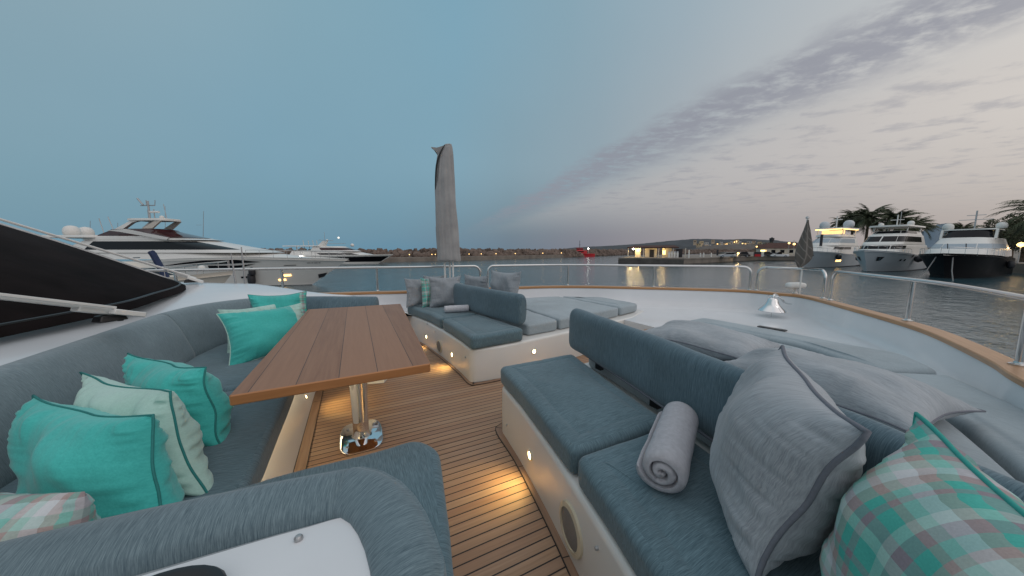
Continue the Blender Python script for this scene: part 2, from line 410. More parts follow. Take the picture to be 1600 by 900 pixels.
# ---------------------------------------------------------------- our yacht: deck and mouldings
CAPIN = [(564, 460), (643, 458), (860, 450), (1010, 452), (1147, 456), (1210, 461), (1256, 466), (1325, 484.5), (1407, 508.6), (1462, 529), (1545, 570.5), (1600, 605)]
capin = [at(x, y, .56) for x, y in CAPIN]
capin = [Vector((-2.6, 5.5, .56)), Vector((-1.2, 5.33, .56))] + capin
capin += [Vector((1.9, -.22, .56)), Vector((.8, -.62, .56)), Vector((-.6, -.88, .56)), Vector((-2.6, -1.05, .56))]
capc = catmull(capin, 8)
def side_off(path, d):                                  # offset to the left/right in plan (outboard = +d)
    out = []
    for i, p in enumerate(path):
        a, b = path[max(0, i - 1)], path[min(len(path) - 1, i + 1)]
        t = (b - a); t.z = 0; t.normalize(); out.append(p + Vector((-t.y, t.x, 0)) * d)
    return out
def strip_uv(path):
    L = [0.0]
    for a, b in zip(path, path[1:]): L.append(L[-1] + (b - a).length)
    return L
# teak deck sheet and hull below
m = MB(); poly = [(p.x, p.y) for p in side_off(capc, .03)]
m.add([(x, y, 0.0) for x, y in poly], [tuple(range(len(poly)))])
tag(m.build('teak_deck', M['deck'], smooth=0), kind='structure')
# bulwark: inner wall with a coved foot, outer hull
L = strip_uv(capc)
prof = [(-.42, .300), (-.22, .311), (-.10, .316), (-.05, .335), (-.022, .38), (-.008, .45), (.004, .555)]
outer = [(.125, .555), (.135, .30), (.16, -.6), (.10, -1.8), (-.25, -3.0)]
rings = [side_off(capc, d) for d, z in prof + outer]
rings = [[Vector((p.x, p.y, z)) for p in r] for r, (d, z) in zip(rings, prof + outer)]
m = MB().loft(rings, closed=False)
bul = thing('bulwark', 'white glossy bulwark curving round the bow under a teak cap rail', 'bulwark')
m.build('bulwark_wall', M['gel'], bul, smooth=60)
rr = [(0.0, .56), (0.0, .586), (.006, .592), (.114, .592), (.12, .586), (.12, .556)]
wid = []
rings = []
for d, z in rr: rings.append([Vector((p.x, p.y, z)) for p in side_off(capc, d - .006)])
acc = [0, .03, .04, .15, .16, .19]
m = MB().loft(rings, closed=False, uvs=lambda i, j: (acc[i], L[min(j, len(L) - 1)]))
m.build('cap_rail', M['cap'], bul, smooth=30)

def flatslab(poly, z0, z1, r=.03, name='slab', mat=None, parent=None, cr=.08):
    P = densify(round_poly(poly, cr), .15)
    if area2(P) < 0: P.reverse()
    rings = [[(p.x, p.y, z0) for p in P], [(p.x, p.y, z1 - r) for p in P]]
    for k in range(1, 5):
        th = k / 4 * PI / 2; q = offset_in(P, r * (1 - math.cos(th)))
        rings.append([(p.x, p.y, z1 - r + r * math.sin(th)) for p in q])
    return MB().loft(rings, cap1=True).build(name, mat, parent, smooth=50)

# ---------------------------------------------------------------- cushions
def cushion(name, poly, z0, z1, mat, parent, cr=.06, r=.035, seam=.0, crown=.012, rot=0.0, zfun=None, step=.05):
    P = densify(round_poly(poly, cr, 5), step)
    if area2(P) < 0: P.reverse()
    n = len(P); cen = sum(P, Vector((0, 0))) / n
    per = [0.0]
    for i in range(n): per.append(per[-1] + (P[(i + 1) % n] - P[i]).length)
    rings = []; hs = []
    def ring(ins, z): 
        q = relax(P, offset_in(P, ins))
        return [(p.x, p.y, z) for p in q]
    for k in range(0, 4):
        th = k / 3 * PI / 2; rings.append(ring(r * .7 * (1 - math.sin(th)), z0 + r * .7 * (1 - math.cos(th)))) ; hs.append(.02 * k)
    for k in range(0, 6):
        th = k / 5 * PI / 2; rings.append(ring(r * (1 - math.cos(th)) - .004 * math.sin(2 * th), z1 - r + r * math.sin(th))); hs.append(.08 + (z1 - z0) + .012 * k)
    nside = len(rings)
    top = []
    if seam:
        top += [ring(seam - .012, z1 + .002), ring(seam, z1 - .005), ring(seam + .012, z1 + .002)]
    base_in = relax(P, offset_in(P, (seam + .012) if seam else r))
    for t in (.10, .22, .40, .70, .97):
        zz = z1 + crown * min(1, t / .22)
        top.append([(p.x + (cen.x - p.x) * t, p.y + (cen.y - p.y) * t, zz) for p in base_in])
    m = MB()
    vs = [p for rg in rings + top for p in rg]; fs = []; uv = []
    R_n = len(rings) + len(top)
    allr = rings + top
    def pu(v): 
        c, s = math.cos(rot), math.sin(rot); return (v[0] * c + v[1] * s, -v[0] * s + v[1] * c)
    for i in range(R_n - 1):
        for j in range(n):
            k = (j + 1) % n; f = (i * n + j, i * n + k, (i + 1) * n + k, (i + 1) * n + j); fs.append(f)
            if i < nside - 2: uv.append([(per[j], hs[i]), (per[j + 1], hs[i]), (per[j + 1], hs[i + 1]), (per[j], hs[i + 1])])
            else: uv.append([pu(vs[q]) for q in f])
    fs.append(tuple((R_n - 1) * n + j for j in range(n))); uv.append([pu(vs[q]) for q in fs[-1]])
    fs.append(tuple(reversed(range(n)))); uv.append([pu(vs[q]) for q in fs[-1]])
    # gentle unevenness
    vv = []
    for v in vs:
        q = noise.noise(Vector((v[0] * 4, v[1] * 4, v[2] * 4))) * .008 + noise.noise(Vector((v[0] * 13, v[1] * 13, v[2] * 9))) * .0022
        vv.append((v[0] + q * .4, v[1] + q * .4, v[2] + (q if v[2] > (z0 + z1) / 2 else 0)))
    if zfun: vv = [zfun(v) for v in vv]
    m.add(vv, fs, uv)
    o = m.build(name, mat, parent, smooth=70)
    md = o.modifiers.new('subd', 'SUBSURF'); md.levels = 1; md.render_levels = 1
    return o

def backrest(name, path, prof, mat, parent, endr=.06, tilt=None, step=.04):
    """path: plan polyline; prof: closed (n, z) with n to the left of the path; ends rounded."""
    P = catmull([Vector((p[0], p[1], 0)) for p in path], 8)
    # resample
    L = strip_uv(P); tot = L[-1]; n = max(6, int(tot / step)); Q = []
    for k in range(n + 1):
        s = tot * k / n; i = 0
        while i < len(L) - 2 and L[i + 1] < s: i += 1
        Q.append(P[i].lerp(P[i + 1], (s - L[i]) / max(1e-9, L[i + 1] - L[i])))
    pr = catmull([Vector((a, b, 0)) for a, b in prof], 6, True); cx = sum(p.x for p in pr) / len(pr); cz = sum(p.y for p in pr) / len(pr)
    pl = [0.0]
    for i in range(len(pr)): pl.append(pl[-1] + (pr[(i + 1) % len(pr)] - pr[i]).length)
    frames = []
    for i, q in enumerate(Q):
        a, b = Q[max(0, i - 1)], Q[min(n, i + 1)]; t = (b - a).normalized(); frames.append((q, Vector((-t.y, t.x, 0)), t))
    rings = []; us = []
    def mk(q, N, sc, push, T):
        out = []
        for p in pr:
            x = cx + (p.x - cx) * sc; z = cz + (p.y - cz) * (1 - (1 - sc) * .55)
            w = q + N * x + T * push; nz = noise.noise(Vector((w.x * 5, w.y * 5, z * 5))) * .006
            out.append((w.x + N.x * nz, w.y + N.y * nz, z + nz * .5))
        return out
    q, N, T = frames[0]
    for k in range(5, 0, -1):
        th = k / 5 * PI / 2; rings.append(mk(q, N, math.cos(th) * .5 + .5 if k < 5 else .42, -endr * math.sin(th), T)); us.append(-endr * math.sin(th))
    for i, (q, N, T) in enumerate(frames): rings.append(mk(q, N, 1, 0, T)); us.append(tot * i / n)
    q, N, T = frames[-1]
    for k in range(1, 6):
        th = k / 5 * PI / 2; rings.append(mk(q, N, math.cos(th) * .5 + .5 if k < 5 else .42, endr * math.sin(th), T)); us.append(tot + endr * math.sin(th))
    m = MB().loft(rings, cap0=True, cap1=True, uvs=lambda i, j: (us[i], pl[j]))
    return m.build(name, mat, parent, smooth=80)

SEATPROF = None
# ---- near bench (starboard)
def fr(px, py, z): p = at(px, py, z); return (p.x, p.y)
nb_front = [(.835, 1.86), (.80, 1.5), (.745, 1.13), (.69, .83), (.605, .42), (.47, -.1), (.38, -.45)]
mb_front = [(.905, 2.64), (.90, 2.95), (.85, 3.5), (.765, 4.1), (.66, 4.55)]
lit_spots = []
def step_light(parent, p, nrm, r=.021):
    """round brass-rimmed courtesy light let into a wall; nrm horizontal outward normal"""
    p = Vector(p); nrm = Vector(nrm).normalized(); rot = nrm.to_track_quat('Z', 'Y').to_matrix()
    def tr(m): m.v = [tuple(rot @ Vector(v) + p) for v in m.v]; return m
    o = tr(MB().lathe([(r * .72, -.004), (r * 1.0, .004), (r * 1.28, .005), (r * 1.4, -.004)], seg=20)).build('lamp_rim', M['ivory'], None); rel(parent, o)
    o2 = tr(MB().lathe([(r * .9, -.004), (r * .85, .003), (r * .4, .006)], seg=16)).build('lamp_lens', M['lamp'], None); rel(parent, o2)
    return p + nrm * .03
def spotlight(p, target, power, size=1.5, blend=.9, rad=.02, col=(1, .70, .24)):
    l = bpy.data.lights.new('courtesy_glow', 'SPOT'); l.energy = power; l.spot_size = size; l.spot_blend = blend; l.shadow_soft_size = rad; l.color = col
    o = bpy.data.objects.new('courtesy_glow', l); C.objects.link(o); o.location = p
    o.rotation_euler = (Vector(target) - Vector(p)).to_track_quat('-Z', 'Y').to_euler(); return o

nbt = thing('bench', 'near grey bench and sunpad on a warm-lit base, rolled towel and large pillows on it', 'bench', (1.6, 1.0, 0), 0, 'bow benches with sunpads')
near_poly = nb_front + [(1.2, -.7), (2.0, -.42), (2.75, -.02), (3.35, .31), (3.35, 2.25), (2.1, 2.0), (1.3, 1.9)]
o = flatslab(near_poly, .004, .315, .025, 'base', M['gelwarmlit'], None, .07); rel(nbt, o)
mbt = thing('bench', 'far grey bench and sunpad on a warm-lit base with square pillows against the port side', 'bench', (1.6, 3.4, 0), 0, 'bow benches with sunpads')
mid_poly = [(1.2, 2.625), (2.4, 2.83), (3.3, 3.02), (3.83, 3.28), (3.75, 3.9), (3.2, 4.25), (2.2, 4.55), (1.0, 4.75), (.60, 4.85)] + mb_front[::-1]
o = flatslab(mid_poly, .004, .315, .025, 'base', M['gelwarmlit'], None, .07); rel(mbt, o)
# bow step between benches and bow wall
P = [(3.4, .36), (3.15, .22), (3.1, 3.05), (3.7, 3.3), (3.7, 3.93), (3.86, 4.06), (4.4, 3.70), (5.35, 2.95), (5.5, 2.4), (5.35, 1.95), (4.75, 1.3), (4.0, .73)]
o = MB().prism(P, .004, .306).build('bow_platform', M['gel'], None, smooth=20); tag(o, kind='structure')
# slot (scupper) in the bow moulding
# port ledge between mid bench and bulwark
P = [(.0, 4.5), (.58, 4.82), (1.0, 4.74), (2.2, 4.545), (3.2, 4.245), (3.49, 4.08), (3.9, 4.06), (4.0, 4.0), (3.0, 4.48), (.8, 4.85), (.1, 5.03)]
o = flatslab([Vector(p) for p in P], .004, .309, .01, 'side_ledge', M['gel'], None, .03); tag(o, kind='structure')

# margin boards round the bases
def margin(path, w, name, label):
    P = catmull([Vector((x, y, .004)) for x, y in path], 8); a = side_off(P, 0.0); b = side_off(P, w); L = strip_uv(P)
    m = MB().loft([[p + Vector((0, 0, .002)) for p in a], [p + Vector((0, 0, .002)) for p in b]], closed=False, uvs=lambda i, j: (i * w, L[min(j, len(L) - 1)]))
    o = m.build(name, M['margin'], None, smooth=0); tag(o, kind='structure')
    m = MB()
    for q, d in ((a, -.004), (b, .004)):
        q2 = side_off(q, d); m.loft([[p + Vector((0, 0, .0035)) for p in q], [p + Vector((0, 0, .0035)) for p in q2]], closed=False)
        m.loft([[p + Vector((0, 0, .0035)) for p in q], [p + Vector((0, 0, .0)) for p in q]], closed=False)
    for k in range(5, len(P), 13):
        d = (b[k] - a[k]); t = Vector((-d.y, d.x, 0)).normalized() * .002; z = Vector((0, 0, .003))
        m.add([a[k] - t + z, b[k] - t + z, b[k] + t + z, a[k] + t + z], [(0, 1, 2, 3)])
    o = m.build('deck_seam', M['gap'], None, smooth=0); tag(o, kind='structure')
margin([(1.3, 1.945), (1.0, 1.925), (.85, 1.90), (.79, 1.82), (.765, 1.5), (.71, 1.13), (.655, .83), (.57, .42), (.435, -.1)][::-1], -.055, 'margin_board', '')
margin([(1.9, 2.70), (1.25, 2.59), (.95, 2.585), (.88, 2.64), (.865, 2.95), (.815, 3.5), (.73, 4.1), (.62, 4.55)], -.05, 'margin_board', '')
margin([(-.335, 3.2), (-.338, 2.6), (-.342, 2.0), (-.343, 1.3)], .055, 'margin_board', '')

# near cushions
nc_back = [(1.40, 1.86), (1.30, 1.2), (1.22, .89)]
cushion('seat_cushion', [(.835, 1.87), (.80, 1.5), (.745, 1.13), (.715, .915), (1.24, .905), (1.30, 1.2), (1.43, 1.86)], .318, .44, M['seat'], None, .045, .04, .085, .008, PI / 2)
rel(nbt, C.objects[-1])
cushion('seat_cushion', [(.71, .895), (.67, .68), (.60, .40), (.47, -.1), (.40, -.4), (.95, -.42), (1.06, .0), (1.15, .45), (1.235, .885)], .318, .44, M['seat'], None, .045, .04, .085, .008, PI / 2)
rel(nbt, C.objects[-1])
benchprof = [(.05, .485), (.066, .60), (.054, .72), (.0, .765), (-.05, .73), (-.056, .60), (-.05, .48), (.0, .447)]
o = backrest('backrest', [(1.50, 1.90), (1.40, 1.28), (1.26, .62), (1.12, .10), (1.02, -.3)], benchprof, M['backshade'], None, .05); rel(nbt, o)
m = MB()
for t_, (x, y) in enumerate(((1.475, 1.62), (1.37, 1.08), (1.26, .55))): m.box((x, y, .44), (.03, .05, .10))
o = m.build('backrest_bracket', M['black'], None); rel(nbt, o)
m = MB().tube([Vector((1.47, 1.8, .452)), Vector((1.36, 1.25, .452)), Vector((1.22, .62, .452)), Vector((1.08, .1, .452))], .007)
o = m.build('backrest_tube', M['pipe'], None); rel(nbt, o)
# near sunpad
def P2(lst, z=.44): return [fr(x, y, z) for x, y in lst]
inner = P2([(1128, 516), (1393, 571), (1419, 597), (1438, 618)]); outr = P2([(1090, 504.5), (1124, 504.6), (1446, 565), (1476, 593)])
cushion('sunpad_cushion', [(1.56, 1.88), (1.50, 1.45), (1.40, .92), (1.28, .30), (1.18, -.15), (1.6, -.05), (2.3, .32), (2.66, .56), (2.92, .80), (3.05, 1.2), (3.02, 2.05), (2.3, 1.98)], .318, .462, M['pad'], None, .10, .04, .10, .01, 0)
rel(nbt, C.objects[-1])
cushion('sunpad_cushion', [(3.08, 2.12), (3.38, 2.14), (3.46, 1.4), (3.45, .72), (3.15, .50), (2.90, .70), (3.09, 1.15)], .318, .475, M['pad'], None, .07, .045, 0, .012, 0)
rel(nbt, C.objects[-1])
cushion('sunpad_cushion', [(3.11, .475), (2.88, .665), (2.66, .52), (2.28, .27), (1.6, -.09), (1.7, -.36), (2.2, -.14), (2.75, .18)], .318, .475, M['pad'], None, .06, .045, 0, .012, 0)
rel(nbt, C.objects[-1])
# mid bench
cushion('seat_cushion', [(.90, 2.60), (.895, 2.95), (.875, 3.3), (.855, 3.465), (1.33, 3.56), (1.38, 3.3), (1.44, 2.90), (1.46, 2.66)], .318, .44, M['seat'], None, .05, .04, .085, .008, PI / 2)
rel(mbt, C.objects[-1])
cushion('seat_cushion', [(.852, 3.485), (.81, 3.85), (.73, 4.2), (.66, 4.46), (.64, 4.52), (1.15, 4.60), (1.22, 4.2), (1.325, 3.58)], .318, .44, M['seat'], None, .05, .04, .07, .008, PI / 2)
rel(mbt, C.objects[-1])
bp2 = [(-a, b) for a, b in benchprof]
o = backrest('backrest', [(1.49, 2.80), (1.40, 3.2), (1.28, 3.85), (1.24, 4.1)], bp2, M['backshade'], None, .045); rel(mbt, o)
cushion('sunpad_cushion', [(1.58, 2.80), (1.99, 2.86), (1.98, 4.50), (1.35, 4.62), (1.42, 3.6)], .318, .44, M['pad'], None, .04, .035, 0, .01, 0); rel(mbt, C.objects[-1])
cushion('sunpad_cushion', [(2.02, 2.865), (3.15, 3.12), (3.05, 4.38), (2.01, 4.49)], .318, .44, M['pad'], None, .04, .035, .0, .01, 0); rel(mbt, C.objects[-1])
cushion('sunpad_cushion', [(3.19, 3.13), (3.66, 3.26), (3.62, 3.95), (3.09, 4.36)], .318, .44, M['pad'], None, .06, .04, .10, .012, 0); rel(mbt, C.objects[-1])

# lights, speakers, latches in the bases
def on_front(path, px, py, lo=0, hi=1):
    """point on the vertical wall over plan polyline path that appears at px,py"""
    r = ray(px, py); best = None
    for a, b in zip(path, path[1:]):
        a = Vector(a); b = Vector(b); d = b - a
        det = r.x * (-d.y) + r.y * d.x
        if abs(det) < 1e-9: continue
        t = (a.x * (-d.y) + a.y * d.x) / det
        s = (r.x * a.y - r.y * a.x) / det
        if -.05 <= s <= 1.05 and t > 0:
            nrm = Vector((-d.y, d.x)).normalized()
            if nrm.x * r.x + nrm.y * r.y > 0: nrm = -nrm
            best = (Vector((r.x * t, r.y * t, CH + r.z * t)) + Vector((nrm.x, nrm.y, 0)) * .004, Vector((nrm.x, nrm.y, 0)))
            break
    return best
def disc(parent, p, nrm, r, mat, name, sx=1.0, ring=None, rmat=None):
    rot = Vector(nrm).to_track_quat('Z', 'Y').to_matrix()
    def tr(m): m.v = [tuple(rot @ Vector(v) + Vector(p)) for v in m.v]; return m
    prof = [(r, -.006), (r, .003), (r * .9, .006)] + ([(r * .5, .007), (.001, .007)])
    o = tr(MB().lathe(prof, seg=28)).build(name, mat, None); rel(parent, o)
    if ring:
        o2 = tr(MB().lathe([(r * 1.0, -.004), (r * 1.01, .009), (ring, .006), (ring * 1.02, -.006)], seg=32)).build(name + '_rim', rmat, None); rel(parent, o2)
for par, path, pts in ((nbt, nb_front, [(829, 711)]), (mbt, mb_front, [(667, 526), (707, 554)])):
    for px, py in pts:
        h = on_front(path, px, py)
        if h:
            q = step_light(par, h[0], h[1]); lit_spots.append((q, h[1]))
h = on_front([(.9, 2.62), (1.2, 2.625), (2.4, 2.83)], 834, 549)
if h: q = step_light(mbt, h[0], h[1]); lit_spots.append((q, h[1]))
h = on_front(nb_front, 893, 825)
if h: disc(nbt, h[0], h[1], .072, M['speaker'], 'speaker', ring=.092, rmat=M['ivory'])
h = on_front(mb_front, 687, 541)
if h: disc(mbt, h[0], h[1], .062, M['speaker'], 'speaker', ring=.072, rmat=M['ivory'])
for px, py in ((934, 856), (793, 664)):
    h = on_front(nb_front, px, py)
    if h: disc(nbt, h[0], h[1], .006, M['brushed'], 'latch')
for px, py in ((680, 518), (728, 558), (668, 506)):
    h = on_front(mb_front, px, py)
    if h: disc(mbt, h[0], h[1], .008, M['brushed'], 'latch')
for q, nrm in lit_spots:
    spotlight(q, q + nrm * .30 + Vector((0, 0, -.36)), 5.0, 2.0, 1.0, .05)
# slot and teak step at the bow
m = MB().box((4.22, 1.86, .318), (.07, .26, .008), .12); q_ = [at(1006, 521, .309), at(1006, 514.5, .309), at(1046, 511, .309), at(1046, 515, .309)]
tb_ = MB().prism([(p.x, p.y) for p in q_], .3065, .311).build('step_board', M['margin'], smooth=0); tag(tb_, 'small teak tread set in the white moulding between the two sunpads', 'teak tread')
tag(m.build('deck_slot', M['black'], None), 'dark narrow drain slot in the white moulding below the bell', 'drain slot')

# ---------------------------------------------------------------- coachroof and sofa
sof = thing('sofa', 'U-shaped grey sofa wrapped round the teak table, teal pillows along its back', 'sofa', (-.7, 2.0, 0))
# coachroof moulding behind the sofa
backline = [(.07, 3.385), (.03, 3.43), (.0, 3.46), (-.4, 3.66), (-.84, 3.78), (-1.1, 3.62), (-1.24, 3.3), (-1.265, 2.6), (-1.265, 1.6), (-1.25, .8)]
outl = [(.10, 3.37), (.02, 3.48), (-.31, 3.82), (-.97, 4.42), (-1.7, 4.72), (-2.2, 4.85), (-2.5, 4.0), (-2.6, 2.6), (-2.5, 1.2), (-2.4, .2)]
bl = catmull([Vector((x, y, 0)) for x, y in backline], 6); ol = catmull([Vector((x, y, 0)) for x, y in outl], 6)
def crz(p): return .70 + .09 * min(1, max(0, (-.2 - p.x) / .8)) + .05 * min(1, max(0, (-1.2 - p.x) / 1.0))
rows = []
for k in range(9):
    t = k / 8; row = []
    for a, b in zip(bl, ol):
        p = a.lerp(b, t); bulge = .015 * math.sin(PI * t)
        row.append(Vector((p.x, p.y, .705 + .035 * min(1, t * 5) + (crz(p) - .70) * t + bulge)))
    rows.append(row)
edge = [[Vector((p.x, p.y, .30)) for p in bl]] + rows
o_ = []
for d, dz_ in ((.02, -.015), (.03, -.05), (.035, -.25), (.04, -.75)):
    o_.append([Vector((p.x + (.3 * d if p.x > -1.6 else 0), p.y + (d if p.y > 3 else 0), rows[-1][i].z + dz_)) for i, p in enumerate(ol)])
m = MB().loft(edge + o_, closed=False)
cr = m.build('coachroof', M['gel'], None, smooth=60); tag(cr, kind='structure')
# starboard coaming under the camera
pth = [(-1.1, .68), (-.6, .655), (-.3, .64), (-.1, .63), (.01, .61), (.058, .50), (.076, .38), (.08, .15), (.085, -.4)]
cb_ = catmull([Vector((x, y, 0)) for x, y in pth], 8)
rows = []
for k, (t, z) in enumerate(((0, .30), (0.0, .71), (.03, .735), (.10, .742), (.35, .745), (.7, .71), (1, .60))):
    rows.append([Vector((p.x * (1 - t) + (-.5) * t, p.y * (1 - t) + (-.6) * t, z)) for p in cb_])
rows.append([Vector((p.x, p.y, 0.2)) for p in rows[-1]])
m = MB().loft(rows, closed=False); cm = m.build('side_coaming', M['gel'], None, smooth=25); tag(cm, kind='structure')
# black ring and stud on the coaming
rg = []
cc = Vector((-.26, .51, .752))
for k in range(28):
    a = 2 * PI * k / 28; rg.append(cc + Vector((math.cos(a) * .075, math.sin(a) * .05, 0)))
m = MB().tube(rg, .011, 8, closed=True); m.v = [(v[0], v[1], .752 + (v[2] - .752) * .7) for v in m.v]
tag(m.build('hatch_seal', M['black'], None), 'black oval rubber ring on the white coaming at the bottom edge', 'rubber seal')
m = MB().lathe([(.0065, 0), (.0065, .003), (.004, .006), (.001, .0065)], (at(466, 836, .745).x, at(466, 836, .745).y, .738), 14)
tag(m.build('cover_stud', M['brushed'], None), 'small metal stud on the white coaming beside the near sofa back', 'stud')

# sofa base
bz = []
base_path = [(.10, -.2), (.11, .4), (.135, .67), (.17, .845), (.215, 1.14), (.17, 1.22), (-.30, 1.235), (-.345, 1.30), (-.345, 2.0), (-.34, 2.6), (-.335, 3.05), (-.30, 3.14), (.20, 3.00), (.26, 3.12)]
bp = [Vector((x, y, 0)) for x, y in base_path]
rings = []
for ins, z in ((0, .004), (.06, .2), (.062, .205), (.045, .318), (.10, .319)):
    q = side_off(bp, ins * 1.0); rings.append([Vector((p.x, p.y, z)) for p in q])
m = MB().loft(rings, closed=False); o = m.build('base', M['gelwarmlit'], None, smooth=30); rel(sof, o)
h = Vector((-.372, 1.45, .10)); q = step_light(sof, h, (1, 0, .3), .010)
h2 = Vector((-.366, 2.75, .10)); q2 = step_light(sof, h2, (1, 0, .3), .014)
l = bpy.data.lights.new('base_glow', 'AREA'); l.shape = 'RECTANGLE'; l.size = .02; l.size_y = 1.7; l.energy = 1.0; l.color = (1, .78, .45)
lo = bpy.data.objects.new('base_glow', l); C.objects.link(lo); lo.location = (-.362, 2.1, .315); lo.rotation_euler = (0, 0, 0)
spotlight(Vector((-.30, 2.72, .22)), Vector((.02, 2.72, 0)), 5.0, 2.0, 1.0)
spotlight(Vector((-.30, 1.7, .22)), Vector((-.02, 1.75, 0)), 2.5, 2.0, 1.0)
# seat cushions
cushion('seat_cushion', [(-.345, 1.29), (-.345, 2.2), (-1.12, 2.2), (-1.12, 1.25), (-1.12, 1.1), (-.36, 1.15)], .32, .44, M['seat'], None, .03, .035, 0, .01, PI / 2); rel(sof, C.objects[-1])
cushion('seat_cushion', [(-.345, 2.22), (-.34, 3.05), (-.40, 3.45), (-.80, 3.52), (-1.05, 3.3), (-1.12, 2.9), (-1.12, 2.22)], .32, .44, M['seat'], None, .05, .035, 0, .01, PI / 2); rel(sof, C.objects[-1])
cushion('seat_cushion', [(-.32, 3.08), (.22, 2.93), (.24, 3.2), (-.38, 3.42)], .32, .44, M['seat'], None, .05, .035, 0, .01, PI / 2); rel(sof, C.objects[-1])
cushion('seat_cushion', [(-1.12, 1.275), (.20, 1.275), (.265, 1.17), (.215, .845), (.178, .67), (.155, .4), (.15, .0), (.15, -.2), (.06, -.2), (.03, .45), (-.1, .64), (-1.12, .74)], .32, .443, M['seat'], None, .05, .045, 0, .006, 0, step=.04); rel(sof, C.objects[-1])
# backrests
sprof = [(.15, .43), (.13, .55), (.095, .66), (.045, .745), (-.005, .765), (-.045, .745), (-.055, .65), (-.05, .43), (.05, .40)]
# path heading so that left of path = seat side: walk towards -y along the aft side -> left is +x
o = backrest('backrest', [(-1.19, 2.985), (-1.19, 2.4), (-1.19, 1.7), (-1.18, 1.1), (-1.18, .85)], sprof, M['back'], None, .012); rel(sof, o)
o = backrest('backrest', [(-.82, 3.62), (-1.0, 3.52), (-1.13, 3.30), (-1.188, 3.015)], sprof, M['back'], None, .012); rel(sof, o)
o = backrest('backrest', [(.17, 3.24), (.0, 3.33), (-.4, 3.52), (-.80, 3.60)], sprof, M['backshade'], None, .03); rel(sof, o)
nprof = [(-.05, .42), (-.06, .56), (-.058, .715), (-.045, .752), (.0, .766), (.036, .756), (.046, .715), (.046, .42)]
np_ = [(-1.25, .73), (-.9, .72), (-.5, .705), (-.2, .68), (-.035, .655)]
o = backrest('backrest', np_[::-1], [(-a, b) for a, b in nprof], M['near'], None, .004); rel(sof, o)
o = backrest('backrest', [(-.033, .655), (.012, .61), (.04, .54), (.052, .47), (.056, .42)], nprof, M['near'], None, .035); rel(sof, o)

# ---------------------------------------------------------------- table
tb = thing('table', 'teak plank table on a chrome pedestal in the middle of the sofa', 'table', (0, 2.2, 0))
TP = [(-.345, 3.07), (.375, 3.02), (.28, 1.345), (-.395, 1.335)]
tp = round_poly(TP, .012, 3)
z1, z0 = .715, .677
cen = Vector((0, 2.2))
m = MB()
topin = offset_in([p for p in tp] if area2(tp) > 0 else list(reversed(tp)), .004)
m.add([(p.x, p.y, z1) for p in topin], [tuple(range(len(topin)))], [[(p.x + .345 + .026 * (p.y - 1.3) * -.3, p.y) for p in topin]])
o = m.build('table_top', M['table'], None, smooth=0); rel(tb, o)
pp = tp if area2(tp) > 0 else list(reversed(tp))
per = [0]
for i in range(len(pp)): per.append(per[-1] + (pp[(i + 1) % len(pp)] - pp[i]).length)
m = MB().loft([[(p.x, p.y, z1) for p in topin], [(p.x, p.y, z1 - .004) for p in pp], [(p.x, p.y, z0 + .004) for p in pp], [(p.x, p.y, z0) for p in offset_in(pp, .004)]],
              cap1=True, uvs=lambda i, j: (.01 * i, per[j]))
o = m.build('table_edge', M['tedge'], None, smooth=30); rel(tb, o)
bx, by = -.005, 2.17
m = MB().lathe([(.056, .0), (.054, .012), (.047, .02), (.047, .10), (.0475, .104), (.046, .108), (.058, .62), (.07, .66), (.07, .676)], (bx, by, .012), 36)
o = m.build('pedestal', M['chrome'], None, smooth=50); rel(tb, o)
pl_ = []
for k in range(48):
    a = 2 * PI * k / 48; x = .125 * math.copysign(abs(math.cos(a)) ** .5, math.cos(a)); y = .185 * math.copysign(abs(math.sin(a)) ** .6, math.sin(a))
    pl_.append(Vector((bx + x, by + y)))
m = MB().loft([[(p.x, p.y, .004) for p in pl_], [(p.x, p.y, .012) for p in pl_], [(p.x, p.y, .015) for p in offset_in(pl_, .004)]], cap1=True)
o = m.build('base_plate', M['chrome'], None, smooth=40); rel(tb, o)
m = MB()
for dx, dy in ((.08, .11), (-.08, .11), (.08, -.11), (-.08, -.11)): m.lathe([(.009, 0), (.009, .003), (.004, .0045)], (bx + dx, by + dy, .015), 10)
o = m.build('screw', M['brushed'], None); rel(tb, o)

